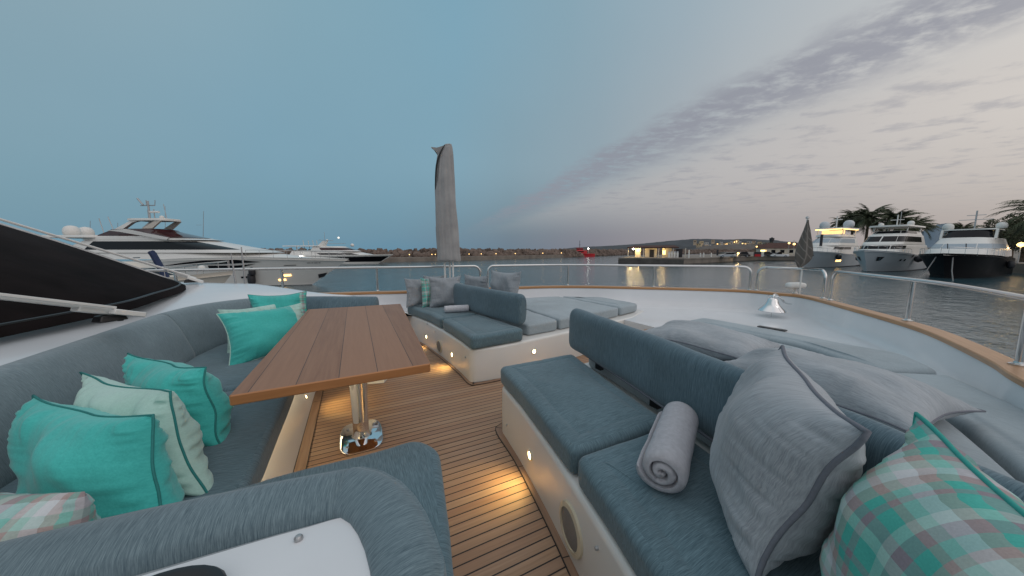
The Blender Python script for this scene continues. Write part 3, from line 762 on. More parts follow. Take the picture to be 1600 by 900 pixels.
# ---------------------------------------------------------------- pillows
def pillow(label, c, u, v, th, mat, pipe=None, seed=0, name='pillow', matb=None, wr=1.0, group=None, cat='pillow', N=60, pipe_r=.0036, droop=0.0, bandm=None):
    c, u, v = Vector(c), Vector(u), Vector(v); hu, hv = u.length, v.length; U, V = u.normalized(), v.normalized(); W = U.cross(V).normalized()
    t = thing(name, label, cat, c - Vector((0, 0, abs(v.z) if abs(v.z) > .05 else .04)), 0, group)
    def P(a, b, side):
        # outline: edges pinched in between the corners
        ea = 1 - .10 * (1 - a * a) * 0; x = a * (1 - .12 * (1 - b * b) ** 1 * abs(a) ** 3 * 1.0); y = b * (1 - .12 * (1 - a * a) * abs(b) ** 3)
        f = max(0, (1 - abs(a) ** 2.6)) ** .62 * max(0, (1 - abs(b) ** 2.6)) ** .62
        h_ = th * f
        # gathers near the seam
        e = min(1 - abs(a), 1 - abs(b)); al = (b if (1 - abs(a)) < (1 - abs(b)) else a)
        g = .8 * noise.noise(Vector((al * 8 + seed * 3.1, side * 2.3 + seed, e * 1.2))) + .5 * noise.noise(Vector((al * 17 + seed, side, e * 1.0)))
        env = min(1, e * 14) * math.exp(-e * 2.8)
        h_ += wr * .021 * g * env
        lo = noise.noise(Vector((a * 1.7 + seed * 1.9, b * 1.7, side * 3 + seed))); h_ += wr * .018 * lo * min(1, e * 3)
        lo2 = noise.noise(Vector((a * 3.4 + b * 1.5 + seed, b * 1.2 - a, side * 5 + seed))); h_ += wr * .008 * lo2 * min(1, e * 5)
        if e < 1e-6: h_ = 0
        wav = .024 * noise.noise(Vector((a * 1.6 + seed, b * 1.6, 9)))
        sag = -droop * (1 - b * b) * 0
        return c + U * (x * hu) + V * (y * hv) + W * (side * max(0, h_) + wav)
    for side, mt, nm in ((1, mat, 'front_cover'), (-1, matb or mat, 'back_cover')):
        vs = []; fs = []; uv = []
        def sp(k): q = 2 * k / N - 1; return math.copysign(abs(math.sin(q * PI / 2)) * .45 + abs(q) * .55, q)
        for i in range(N + 1):
            for j in range(N + 1): vs.append(P(sp(i), sp(j), side))
        uvp = lambda i, j: (sp(i) * hu + seed * .13, sp(j) * hv + seed * .07)
        for i in range(N):
            for j in range(N):
                fs.append((i * (N + 1) + j, (i + 1) * (N + 1) + j, (i + 1) * (N + 1) + j + 1, i * (N + 1) + j + 1))
                uv.append([uvp(i, j), uvp(i + 1, j), uvp(i + 1, j + 1), uvp(i, j + 1)])
        m = MB().add(vs, fs, uv)
        if side == 1 and bandm: 
            m.m = [1 if (sp(k // N) > bandm[0]) else 0 for k in range(N * N)]
            o = m.build(nm, [mt, bandm[1]], None, smooth=180)
        else: o = m.build(nm, mt, None, smooth=180)
        rel(t, o)
    if pipe:
        pts = []; q = [-1 + 2 * k / 24 for k in range(24)]
        pts += [P(a, -1, 1) for a in q] + [P(1, a, 1) for a in q] + [P(-a, 1, 1) for a in q] + [P(-1, -a, 1) for a in q]
        o = MB().tube(pts, pipe_r, 8, closed=True).build('piping', pipe, None, smooth=180); rel(t, o)
    return t
G1 = 'scatter pillows on the sofa'; G2 = 'grey pillows on the benches'
pillow('large heathered grey pillow with dark piping propped beside the rolled towel', (1.05, .435, .65), (-.245, -.165, 0), (.035, -.055, .215), .125, M['greyp'], M['pipe'], 1, group=G2, pipe_r=.0058, N=72, wr=.75)
pillow('green, grey and white plaid pillow with teal piping at the right front corner', (.80, .065, .625), (-.24, -.165, 0), (.045, -.03, .22), .115, M['plaid'], M['pipeteal'], 2, N=72, pipe_r=.005)
pillow('flat grey pillow lying behind the near backrest, nearer the aisle', (2.32, 1.45, .53), (.28, .05, 0), (-.06, .41, 0), .10, M['greyp'], M['pipe'], 3, group=G2, pipe_r=.004, wr=.8)
pillow('long flat grey pillow lying on the near sunpad behind the upright pillow', (2.12, .68, .54), (.28, -.02, 0), (.08, .41, 0), .115, M['greyp'], M['pipe'], 4, group=G2, pipe_r=.004, wr=.8)
pillow('teal pillow with piped seam, nearest solid teal one on the sofa', (-.69, 1.30, .565), (.205, -.175, 0), (-.06, .11, .165), .105, M['teal'], M['tealdk'], 5, group=G1, wr=1.2)
pillow('pale aqua pillow leaning between two teal pillows', (-.69, 1.50, .57), (.20, -.19, 0), (-.06, .10, .165), .10, M['aqua'], M['tealdk'], 6, group=G1, wr=1.2)
pillow('teal pillow standing behind the pale aqua one', (-.70, 1.80, .56), (.19, -.20, 0), (-.05, .08, .165), .105, M['teal'], M['tealdk'], 7, group=G1, wr=1.2)
pillow('pink, grey and green plaid pillow cut by the left photo edge', (-.68, .965, .54), (.22, -.14, 0), (-.06, .10, .17), .10, M['plaid'], None, 8, group=G1)
pillow('teal pillow with a pale end band in the sofa corner', (-.57, 2.86, .60), (.225, .16, 0), (-.05, .11, .165), .09, M['teal'], M['aqua'], 9, group=G1, bandm=(.62, M['aqua']))
pillow('teal pillow with plaid border, highest at the back of the sofa corner', (-.55, 3.22, .65), (.20, .015, 0), (-.02, .05, .19), .08, M['teal'], M['pipeteal'], 10, group=G1, matb=M['plaidf'], bandm=(.7, M['plaidf']))
pillow('pale aqua pillow mostly hidden behind the banded teal one', (-.70, 3.08, .60), (.18, .08, 0), (-.03, .06, .165), .07, M['aqua'], None, 11, group=G1)
pillow('square grey pillow beside the small towel on the far bench', (1.10, 4.20, .645), (.22, -.01, 0), (.01, .05, .205), .085, M['greyp2'], None, 12, group=G2)
pillow('narrow plaid pillow between two grey ones on the far bench', (.93, 4.30, .63), (.14, .02, 0), (.0, .04, .20), .05, M['plaidf'], None, 13, group=G2)
pillow('grey pillow at the outer end of the far bench', (.80, 4.44, .63), (.19, .03, 0), (.0, .04, .195), .07, M['greyp2'], None, 14, group=G2)
pillow('grey pillow at the very back of the far bench, only its top showing', (1.05, 4.52, .65), (.18, .03, 0), (.0, .02, .20), .06, M['greyp2'], None, 15, group=G2)
pillow('grey pillow leaning on the back of the far backrest, shorter and farther', (1.52, 4.12, .66), (.10, -.20, 0), (-.02, .02, .20), .08, M['greyp2'], M['greyp'], 16, group=G2)
pillow('tall grey pillow with pale seam propped behind the end of the far backrest', (1.66, 3.55, .70), (.09, -.24, 0), (.03, .03, .245), .085, M['greyp2'], M['greyp'], 17, group=G2)

# ---------------------------------------------------------------- towels
def towel(label, a, b, r, mat, seed):
    a, b = Vector(a), Vector(b); ax = (b - a).normalized(); Lh = (b - a).length
    t = thing('rolled_towel', label, 'towel', (a + b) / 2 - Vector((0, 0, r)), 0, 'rolled towels')
    side = Vector((0, 0, 1)).cross(ax).normalized(); upv = ax.cross(side)
    turns = 2.6; n = 130; th = r / turns * .80
    def sec(k, ins):
        q = k / n; ang = q * turns * 2 * PI + 2.4; rad = r * (.12 + .88 * q) - th / 2
        return ang, rad
    rings = []
    S = 22
    for s_ in range(S + 1):
        f = s_ / S; e = 1.0; endc = min(f, 1 - f)
        pinch = 1 - .10 * math.exp(-endc * 30)
        squeeze = 1 + .03 * noise.noise(Vector((f * 4, seed, 0)))
        loop_o = []; loop_i = []
        for k in range(n + 1):
            ang, rad = sec(k, 0); taper = min(1, (n - k) / 5 + .25)
            th2 = th * .5 * min(1, endc * 26 + .45) * taper
            wob = .0022 * noise.noise(Vector((ang * .9, f * 6, seed)))
            out = -0.012 * (k / n) * (1 if f < .5 else -1) * math.exp(-endc * 20)
            for lst, sg in ((loop_o, 1), (loop_i, -1)):
                rr_ = (rad + sg * th2 + wob) * pinch * squeeze
                lst.append(a + ax * (f * Lh - out) + side * math.cos(ang) * rr_ + upv * math.sin(ang) * rr_ * .93)
        rings.append(loop_o + loop_i[::-1])
    m = MB().loft(rings, cap0=False, cap1=False)
    N_ = len(rings[0]); base0 = 0
    # end caps as quads between outer and inner lines
    for s_ in (0, S):
        rg = rings[s_]; K = n + 1
        for k in range(n):
            m.add([rg[k], rg[k + 1], rg[N_ - 2 - k], rg[N_ - 1 - k]], [(0, 1, 2, 3)])
    o = m.build('towel_roll', mat, None, smooth=75); rel(t, o)
    return t
towel('thick rolled lilac-grey towel standing out beside the large grey pillow', (.80, .60, .525), (1.19, .82, .525), .086, M['towel'], 3)
towel('small rolled white towel on the far bench before the square grey pillow', (.95, 3.74, .497), (1.26, 3.70, .497), .055, M['towelin'], 8)
#@@PART2
def proj(p):
    v = Vector(p) - Vector((0, 0, CH)); xc = v.x * R_[0] + v.y * R_[1]; n = v.x * F_[0] + v.y * F_[1]
    c, s = math.cos(PITCH), math.sin(PITCH); d = n * c - v.z * s; u = n * s + v.z * c
    return (800 + F * xc / d, 450 - F * u / d) if d > .05 else (1e9, 1e9)

# ---------------------------------------------------------------- rails
railbase = [Vector((p.x, p.y, .592)) for p in side_off(capc, .075)]
def on_rail(px):
    best = None
    for a, b in zip(railbase, railbase[1:]):
        pa, pb = proj(a)[0], proj(b)[0]
        if pa < 1e8 and pb < 1e8 and (pa - px) * (pb - px) <= 0 and pa != pb:
            t = (px - pa) / (pb - pa); i = railbase.index(a); best = (i + t); break
    return best
def rp(s):
    i = int(s); i = min(max(i, 0), len(railbase) - 2); return railbase[i].lerp(railbase[i + 1], s - i)
RZ = .945
def rail(label, s0, s1, posts, r=.0175, c0=True, c1=True, rad=.10):
    t = thing('handrail', label, 'handrail', rp((s0 + s1) / 2), 0, 'stainless rails on the bow')
    n = 60; mid = [rp(s0 + (s1 - s0) * k / n) for k in range(n + 1)]
    pts = []
    def bend(p, q):        # vertical end leg at p, bending towards q
        d = (q - p); d.z = 0; d.normalize(); out = [Vector((p.x, p.y, z)) for z in (.592, .7, RZ - rad)]
        for k in range(1, 9):
            a = k / 8 * PI / 2; out.append(Vector((p.x, p.y, 0)) + d * rad * (1 - math.cos(a)) + Vector((0, 0, RZ - rad + rad * math.sin(a))))
        return out
    A = bend(mid[0], mid[2]) if c0 else []
    B = bend(mid[-1], mid[-3])[::-1] if c1 else []
    core = [Vector((p.x, p.y, RZ)) for p in mid]
    if c0: core = [p for p in core if (Vector((p.x, p.y)) - Vector((mid[0].x, mid[0].y))).length > rad * 1.1]
    if c1: core = [p for p in core if (Vector((p.x, p.y)) - Vector((mid[-1].x, mid[-1].y))).length > rad * 1.1]
    o = MB().tube(A + core + B, r, 12).build('top_rail', M['steel'], None, smooth=60); rel(t, o)
    feet = ([mid[0]] if c0 else []) + ([mid[-1]] if c1 else [])
    for s in posts:
        p = rp(s); o = MB().tube([(p.x, p.y, .592), (p.x, p.y, RZ)], r * .92, 12).build('stanchion', M['steel'], None, smooth=60); rel(t, o); feet.append(p)
    for p in feet:
        o = MB().lathe([(r * 2.0, 0), (r * 2.0, .006), (r * 1.15, .012), (r * 1.05, .02)], (p.x, p.y, .5925), 16).build('base_flange', M['steel'], None); rel(t, o)
    return t
sA1 = on_rail(762); sB1 = on_rail(1171); sC0 = on_rail(1182); sC1 = on_rail(1286); sD0 = on_rail(1297)
rail('port handrail running left behind the folded parasol', 1.0, sA1 - .4, [on_rail(590), on_rail(640) - 14, on_rail(640) - 20], c0=False)
rail('long curved handrail across the bow in front of the fuel pier', sA1, sB1, [on_rail(887), on_rail(1021)])
rail('short arched handrail at the bow tip behind the bell', sC0, sC1, [])
rail('nearest handrail sweeping out of the photo at the right edge', sD0, len(railbase) - 6, [on_rail(1418), on_rail(1592), len(railbase) - 18], c1=False)

# ---------------------------------------------------------------- parasol
ps = thing('folded_parasol', 'tall folded parasol in a grey cloth cover on three white poles', 'parasol', (1.31, 4.40, 0))
Rr = Vector((R_[0], R_[1], 0)); Fr = Vector((F_[0], F_[1], 0))
pc = Vector((1.30, 4.40, 0)) - Rr * .09; rings = []
prof_ = [(1.045, .158, .10, .0), (1.06, .160, .11, .0), (1.25, .158, .105, -.004), (1.5, .155, .10, -.012), (1.75, .150, .095, -.020), (2.0, .143, .085, -.025), (2.2, .132, .078, -.022), (2.35, .120, .066, -.018), (2.48, .105, .05, -.012), (2.58, .072, .03, .010), (2.62, .04, .015, .03)]
zz = []
for a, b in zip(prof_, prof_[1:]):
    for k in range(7): q = k / 7; zz.append(tuple(x + (y - x) * q for x, y in zip(a, b)))
zz.append(prof_[-1])
for z, ra_, rb_, off in zz:
    rg = []
    for k in range(96):
        a = 2 * PI * k / 96
        f = 1 + .06 * math.sin(3 * a + z * 2.2) + .09 * noise.noise(Vector((math.cos(a) * 1.8, math.sin(a) * 1.8, z * 2.6))) + .07 * noise.noise(Vector((math.cos(a) * 5.5, math.sin(a) * 5.5, z * 1.6 + 3))) - .05 * abs(math.sin(5 * a + z * .7)) ** 6
        crease = -.42 * math.exp(-((((a - PI * 1.10 - max(0, z - 2.0) * 1.1) + PI) % (2 * PI) - PI) / .13) ** 2) * (1 if z > 1.9 else max(0, (z - 1.5) / .4))
        f += crease
        rg.append(pc + Rr * (math.cos(a) * ra_ * f + off) + Fr * math.sin(a) * rb_ * f + Vector((0, 0, z)))
    rings.append(rg)
o = MB().loft(rings, cap0=True, cap1=True).build('cover', M['cover'], None, smooth=70); rel(ps, o)
sl = catmull([pc + Rr * x - Fr * y + Vector((0, 0, z)) for x, y, z in ((-.012, .034, 2.60), (-.055, .050, 2.52), (-.098, .055, 2.42), (-.128, .052, 2.30), (-.148, .040, 2.12), (-.150, .03, 2.0))], 6)
o = MB().tube(sl, [.003 + .009 * math.sin(PI * i / (len(sl) - 1)) for i in range(len(sl))], 8).build('fold_shadow', M['gap'], None, smooth=80); rel(ps, o)  # black tube drawn in for the shadow along the cover's fold
# flap at the head of the cover
fl = []
for k, (x, z, w) in enumerate(((.05, 2.615, .022), (-.04, 2.585, .035), (-.12, 2.565, .028), (-.20, 2.575, .012))):
    h = (.05, .16, .12, .015)[k]
    c_ = pc + Rr * x + Vector((0, 0, z))
    fl.append([c_ + Fr * w + Vector((0, 0, 0)), c_ + Vector((0, 0, .008)), c_ - Fr * w, c_ - Fr * w * .8 - Vector((0, 0, h * .5)), c_ - Vector((0, 0, h)) + Rr * .02, c_ + Fr * w * .8 - Vector((0, 0, h * .5))])
o = MB().loft(fl, cap0=True, cap1=True).build('cover_flap', M['cover'], None, smooth=50); rel(ps, o)
for dx, dy in ((-.055, -.02), (.005, .03), (.06, -.02)):
    p = pc + Rr * dx + Fr * dy
    o = MB().tube([(p.x, p.y, .31), (p.x, p.y, 1.3)], .013, 10).build('pole', M['whitepl'], None); rel(ps, o)

# ---------------------------------------------------------------- bell, antenna, flag
bc = Vector((5.02, 2.235, 0))
bl_ = thing('ship_bell', 'chrome ship bell hanging inside the bow below the cap rail', 'bell', (bc.x, bc.y, .36))
prof = [(.135, .395), (.150, .382), (.156, .390), (.138, .41), (.105, .44), (.078, .475), (.062, .515), (.055, .545), (.038, .562), (.001, .567)]
o = MB().lathe(prof, (bc.x, bc.y, 0), 40).build('bell_cup', M['chrome'], None, smooth=60); rel(bl_, o)
o = MB().tube([(bc.x, bc.y, .54), (bc.x, bc.y, .40), (bc.x, bc.y, .30)], .007, 8).build('clapper_rod', M['steel'], None); rel(bl_, o)
o = MB().lathe([(.001, .262), (.010, .268), (.014, .285), (.010, .30), (.001, .305)], (bc.x, bc.y, 0), 14).build('clapper', M['brushed'], None); rel(bl_, o)
arm = [Vector((bc.x, bc.y, .565)), Vector((bc.x + .02, bc.y, .60)), Vector((bc.x + .10, bc.y + .01, .60)), Vector((bc.x + .20, bc.y + .01, .55)), Vector((bc.x + .30, bc.y + .01, .50))]
o = MB().tube(catmull(arm, 6), .012, 10).build('bell_bracket', M['chrome'], None); rel(bl_, o)
m = MB()
for s in (-1, 1): m.tube(catmull([Vector((bc.x + .28, bc.y + s * .09, .47)), Vector((bc.x + .12, bc.y + s * .085, .50)), Vector((bc.x + .03, bc.y + s * .055, .575)), Vector((bc.x + .01, bc.y, .585))], 6), .010, 8)
o = m.build('bracket_arm', M['chrome'], None); rel(bl_, o)

g = at(1242, 458.5, .592)
gp_ = thing('deck_antenna', 'white rounded antenna housing on a short stem on the cap rail', 'antenna', (g.x, g.y, .592))
m = MB().lathe([(.035, 0), (.035, .008), (.018, .02), (.018, .075), (.04, .08)], (g.x, g.y, .592), 16); o = m.build('stem', M['whitepl'], None); rel(gp_, o)
rg = []
for z, s in ((0, .80), (.012, .95), (.03, 1.0), (.055, .98), (.07, .88), (.078, .6)):
    rg.append([Vector((g.x, g.y, .668 + z)) + Rr * math.copysign(abs(math.cos(2 * PI * k / 28)) ** .55, math.cos(2 * PI * k / 28)) * .125 * s + Fr * math.copysign(abs(math.sin(2 * PI * k / 28)) ** .55, math.sin(2 * PI * k / 28)) * .06 * s for k in range(28)])
o = MB().loft(rg, cap0=True, cap1=True).build('housing', M['whitepl'], None, smooth=60); rel(gp_, o)

fs = on_rail(1249); fp = rp(fs)
ft = thing('bow_flag', 'grey checked flag drooping on a short staff at the bow rail', 'flag', (fp.x, fp.y, .945))
o = MB().tube([(fp.x, fp.y, .592), (fp.x, fp.y, 1.62)], .010, 8).build('flagstaff', M['whitepl'], None); rel(ft, o)
o = MB().lathe([(.001, 0), (.022, .006), (.022, .014), (.012, .03), (.001, .036)], (fp.x, fp.y, 1.615), 12).build('finial', M['brushed'], None); rel(ft, o)
tflag = NT('flag_cloth'); uvc = tflag.coord('UV'); spf = tflag.n('ShaderNodeSeparateXYZ'); tflag.l(uvc, spf.inputs[0])
l1 = tflag.math('LESS_THAN', tflag.math('FRACT', tflag.math('MULTIPLY', tflag.math('ADD', spf.outputs[1], tflag.math('MULTIPLY', spf.outputs[0], .9)), 9)), .14)
l2 = tflag.math('LESS_THAN', tflag.math('FRACT', tflag.math('MULTIPLY', spf.outputs[0], 7)), .12)
tflag.fin(tflag.mix(tflag.math('MAXIMUM', l1, l2), (.10, .094, .085), (.20, .19, .175)), .9)
rings = []; FW = [(1.60, .010, 0), (1.54, .022, -.002), (1.46, .042, .0), (1.38, .062, -.004), (1.30, .082, -.006), (1.22, .100, -.008), (1.15, .108, -.01), (1.08, .100, -.015), (1.03, .075, -.025), (.99, .045, -.04), (.96, .02, -.045)]
cum = 0
for z, w, off in FW:
    rg = []
    for k in range(36):
        a = 2 * PI * k / 36; f = 1 + .22 * math.sin(5 * a + z * 4) + .1 * math.sin(9 * a - z * 7)
        rg.append(Vector((fp.x, fp.y, z)) + Rr * (math.cos(a) * w * (1 + .12 * math.sin(5 * a + z * 4)) + off) + Fr * (math.sin(a) * w * .45 * f - .012))
    rings.append(rg)
m = MB().loft(rings, cap0=True, cap1=True, uvs=lambda i, j: (j / 36 * .6, FW[min(i, len(FW) - 1)][0]))
o = m.build('flag_cloth', tflag.m, None, smooth=60); rel(ft, o)

# ---------------------------------------------------------------- windscreen cover, wipers
wb = [(-1.70, 4.50, .90), (-1.60, 4.47, .86), (-1.50, 4.30, .845), (-1.44, 4.0, .835), (-1.41, 3.6, .83), (-1.37, 3.1, .825), (-1.42, 2.7, .825), (-1.48, 2.35, .825), (-1.58, 1.6, .825), (-1.64, .8, .825), (-1.66, -.4, .825)]
wt = [(-3.9, 3.95, 2.06), (-3.9, 3.9, 2.08), (-3.88, 3.75, 2.10), (-3.85, 3.5, 2.12), (-3.8, 3.2, 2.13), (-3.8, 2.8, 2.14), (-3.8, 2.4, 2.15), (-3.8, 2.0, 2.15), (-3.8, 1.4, 2.15), (-3.8, .7, 2.15), (-3.8, -.4, 2.15)]
B_ = catmull([Vector(p) for p in wb], 6); T_ = catmull([Vector(p) for p in wt], 6); rows = []
for k in range(15):
    t = k / 14; rows.append([a.lerp(b, t) + Vector((0, 0, .05 * math.sin(PI * t) + .022 * math.sin(PI * t) * noise.noise(Vector((a.y * 1.3, t * 3, 1))))) for a, b in zip(B_, T_)])
ws = thing('windscreen', 'raked windscreen under a tight black mesh cover, upper left', 'windscreen', (-1.6, 2.5, .80))
under = [[p - Vector((0, 0, .015)) for p in r] for r in rows]
m = MB().loft([[p - Vector((0, 0, .03)) for p in rows[0]]] + rows, closed=False); o = m.build('mesh_cover', M['mesh'], None, smooth=60); rel(ws, o)
# hem seam
hem = [r for r in rows[0]]
m = MB().tube([p + Vector((-.035, -.01, .022)) for p in hem], .008, 6); o = m.build('cover_hem', M['black'], None); rel(ws, o)
side = [r[0] + Vector((.01, .015, .0)) for r in rows]
m = MB().tube([side[0] - Vector((-.03, 0, .02))] + side, .010, 8); o = m.build('pillar_frame', M['brushed'], None); rel(ws, o)
# cabin roof/body aft of the screen so that the cover is not standing alone
m = MB().loft([[Vector((p.x - .02, p.y, z)) for p in T_] for z in (.5, 2.0)] + [[Vector((-9, p.y * .8, 2.2)) for p in T_]], closed=False)
o = m.build('wheelhouse_roof', M['gel'], None); rel(ws, o)
def wiper(label, pv, d1, ln, bk=.045):
    pv = Vector(pv); d = Vector(d1).normalized(); s = d.cross(Vector((0, 0, 1))).normalized(); n = s.cross(d)
    t = thing('windscreen_wiper', label, 'wiper', pv, 0, 'windscreen wipers')
    o = MB().box((pv.x, pv.y, pv.z + .012), (.11, .07, .035), math.atan2(d.y, d.x), .8).build('pivot_base', M['black'], None, bevel=.006); rel(t, o)
    def bar(a, b, w0, w1, h):
        rgs = []
        for q, w in ((a, w0), (b, w1)): rgs.append([q + s * w + n * h, q - s * w + n * h, q - s * w - n * h, q + s * w - n * h])
        return MB().loft(rgs, cap0=True, cap1=True)
    a = pv + Vector((0, 0, .045)) - d * .04
    o = bar(a, a + d * .16, .022, .03, .017).build('arm_head', M['whitepl'], None, bevel=.006); rel(t, o)
    a2 = a + d * .14 + n * .01
    o = bar(a2, a2 + d * ln, .026, .010, .008).build('arm', M['whitepl'], None, bevel=.003); rel(t, o)
    b0 = a + s * -.055 + n * .02 + d * .05
    o = bar(b0, b0 + d * (ln + .1), .010, .007, .007).build('link_rod', M['whitepl'], None, bevel=.003); rel(t, o)
    b1 = a + s * -.055 - d * .07
    o = bar(b1, b1 + d * .13, .02, .02, .014).build('link_head', M['whitepl'], None, bevel=.005); rel(t, o)
    return t
pv_ = at(172, 500, .835); tq_ = ray(0, 469).normalized() * 2.55 + Vector((0, 0, CH))
wiper('pale wiper pivot and twin arms in front of the black windscreen cover', pv_, tq_ - pv_ - Vector((0, 0, .045)), 1.5)
wiper('farther wiper pivot at the corner of the windscreen cover', (-1.55, 4.58, .86), (-.92, -.18, .46), 1.5)
p = at(188, 497, .83); m = MB().lathe([(.012, 0), (.012, .012), (.006, .018)], (p.x, p.y, .815), 10)
tag(m.build('washer_nozzle', M['black'], None), 'small black nozzle on the white coachroof beside the near wiper', 'nozzle')
# two slim poles standing at the port rail
for i, (px0, px1, py1, lb) in enumerate(((384, 377, 386, 'taller slender grey pole at the port rail'), (370, 361, 396, 'shorter leaning grey pole beside the taller one at the port rail'))):
    b0 = Vector((-1.55 + .1 * i, 5.25, .58)); r0 = proj(b0)
    rr0 = ray(px1, py1); dist = b0.x * F_[0] + b0.y * F_[1]; k = dist / (rr0.x * F_[0] + rr0.y * F_[1]); tp_ = Vector((rr0.x * k, rr0.y * k, CH + rr0.z * k))
    rb0 = ray(px0, 447); k = dist / (rb0.x * F_[0] + rb0.y * F_[1]); bt_ = Vector((rb0.x * k, rb0.y * k, .59))
    tag(MB().tube([bt_, tp_], [.016, .006], 8).build('rail_pole', M['brushed'], None), lb, 'pole')

# ---------------------------------------------------------------- water
t = NT('harbour_water')
c1 = t.coord('Object', (.9, .9, 1)); 
b1 = t.noise(t.coord('Object', (.55, .9, 1), (0, 0, .5)), 1.0, 5, .62, .4)
b2 = t.noise(t.coord('Object', (2.4, 3.8, 1), (0, 0, .3)), 1.0, 4, .6, .3)
b3 = t.noise(t.coord('Object', (.06, .1, 1), (0, 0, .2)), 1.0, 3, .5)
t.bump(t.math('ADD', t.math('ADD', t.math('MULTIPLY', b1, 1.0), t.math('MULTIPLY', b2, .30)), t.math('MULTIPLY', b3, 1.5)), 1.0, .13)
t.b.inputs['IOR'].default_value = 1.75
wmat = t.fin(t.ramp(b3, [(.35, (.035, .085, .108)), (.65, (.045, .10, .125))]), .10)
m = MB(); S = 9000; m.add([(-S, -S, WZ), (S, -S, WZ), (S, S, WZ), (-S, S, WZ)], [(0, 1, 2, 3)])
tag(m.build('harbour_water', wmat, smooth=0), kind='structure')

# ---------------------------------------------------------------- yachts
M['yw'] = simple('yacht_white', (.70, .69, .66), .3, var=.05, sc=.3, coat=.1)
M['yc'] = simple('yacht_cream', (.62, .57, .50), .35, var=.06, sc=.3)
M['yg'] = simple('yacht_pale_grey', (.52, .55, .58), .3, var=.05, sc=.3)
M['yn'] = simple('yacht_black_hull', (.006, .007, .009), .4, var=.1, sc=.3, spec=.06)
M['glass'] = simple('dark_glass', (.006, .007, .010), .12, var=.05, spec=.15)
M['glassr'] = simple('smoked_red_glass', (.045, .014, .016), .08, var=.4, sc=1.5)
M['wcover'] = simple('window_cover_cloth', (.34, .40, .45), .7, var=.08)
M['boot'] = simple('boot_stripe', (.02, .02, .025), .5)
M['amber'] = emis('amber_lamp', (1.0, .62, .22), 3.2)
M['amberdim'] = emis('amber_deck_light', (1.0, .66, .30), 1.1)
M['white_l'] = emis('white_lamp', (1.0, .95, .85), 12)
M['yellow_l'] = emis('yellow_lamp', (1.0, .85, .25), 5)
M['bluecl'] = simple('navy_canvas', (.02, .035, .09), .85)
M['rope'] = simple('mooring_rope', (.20, .20, .20), .9)

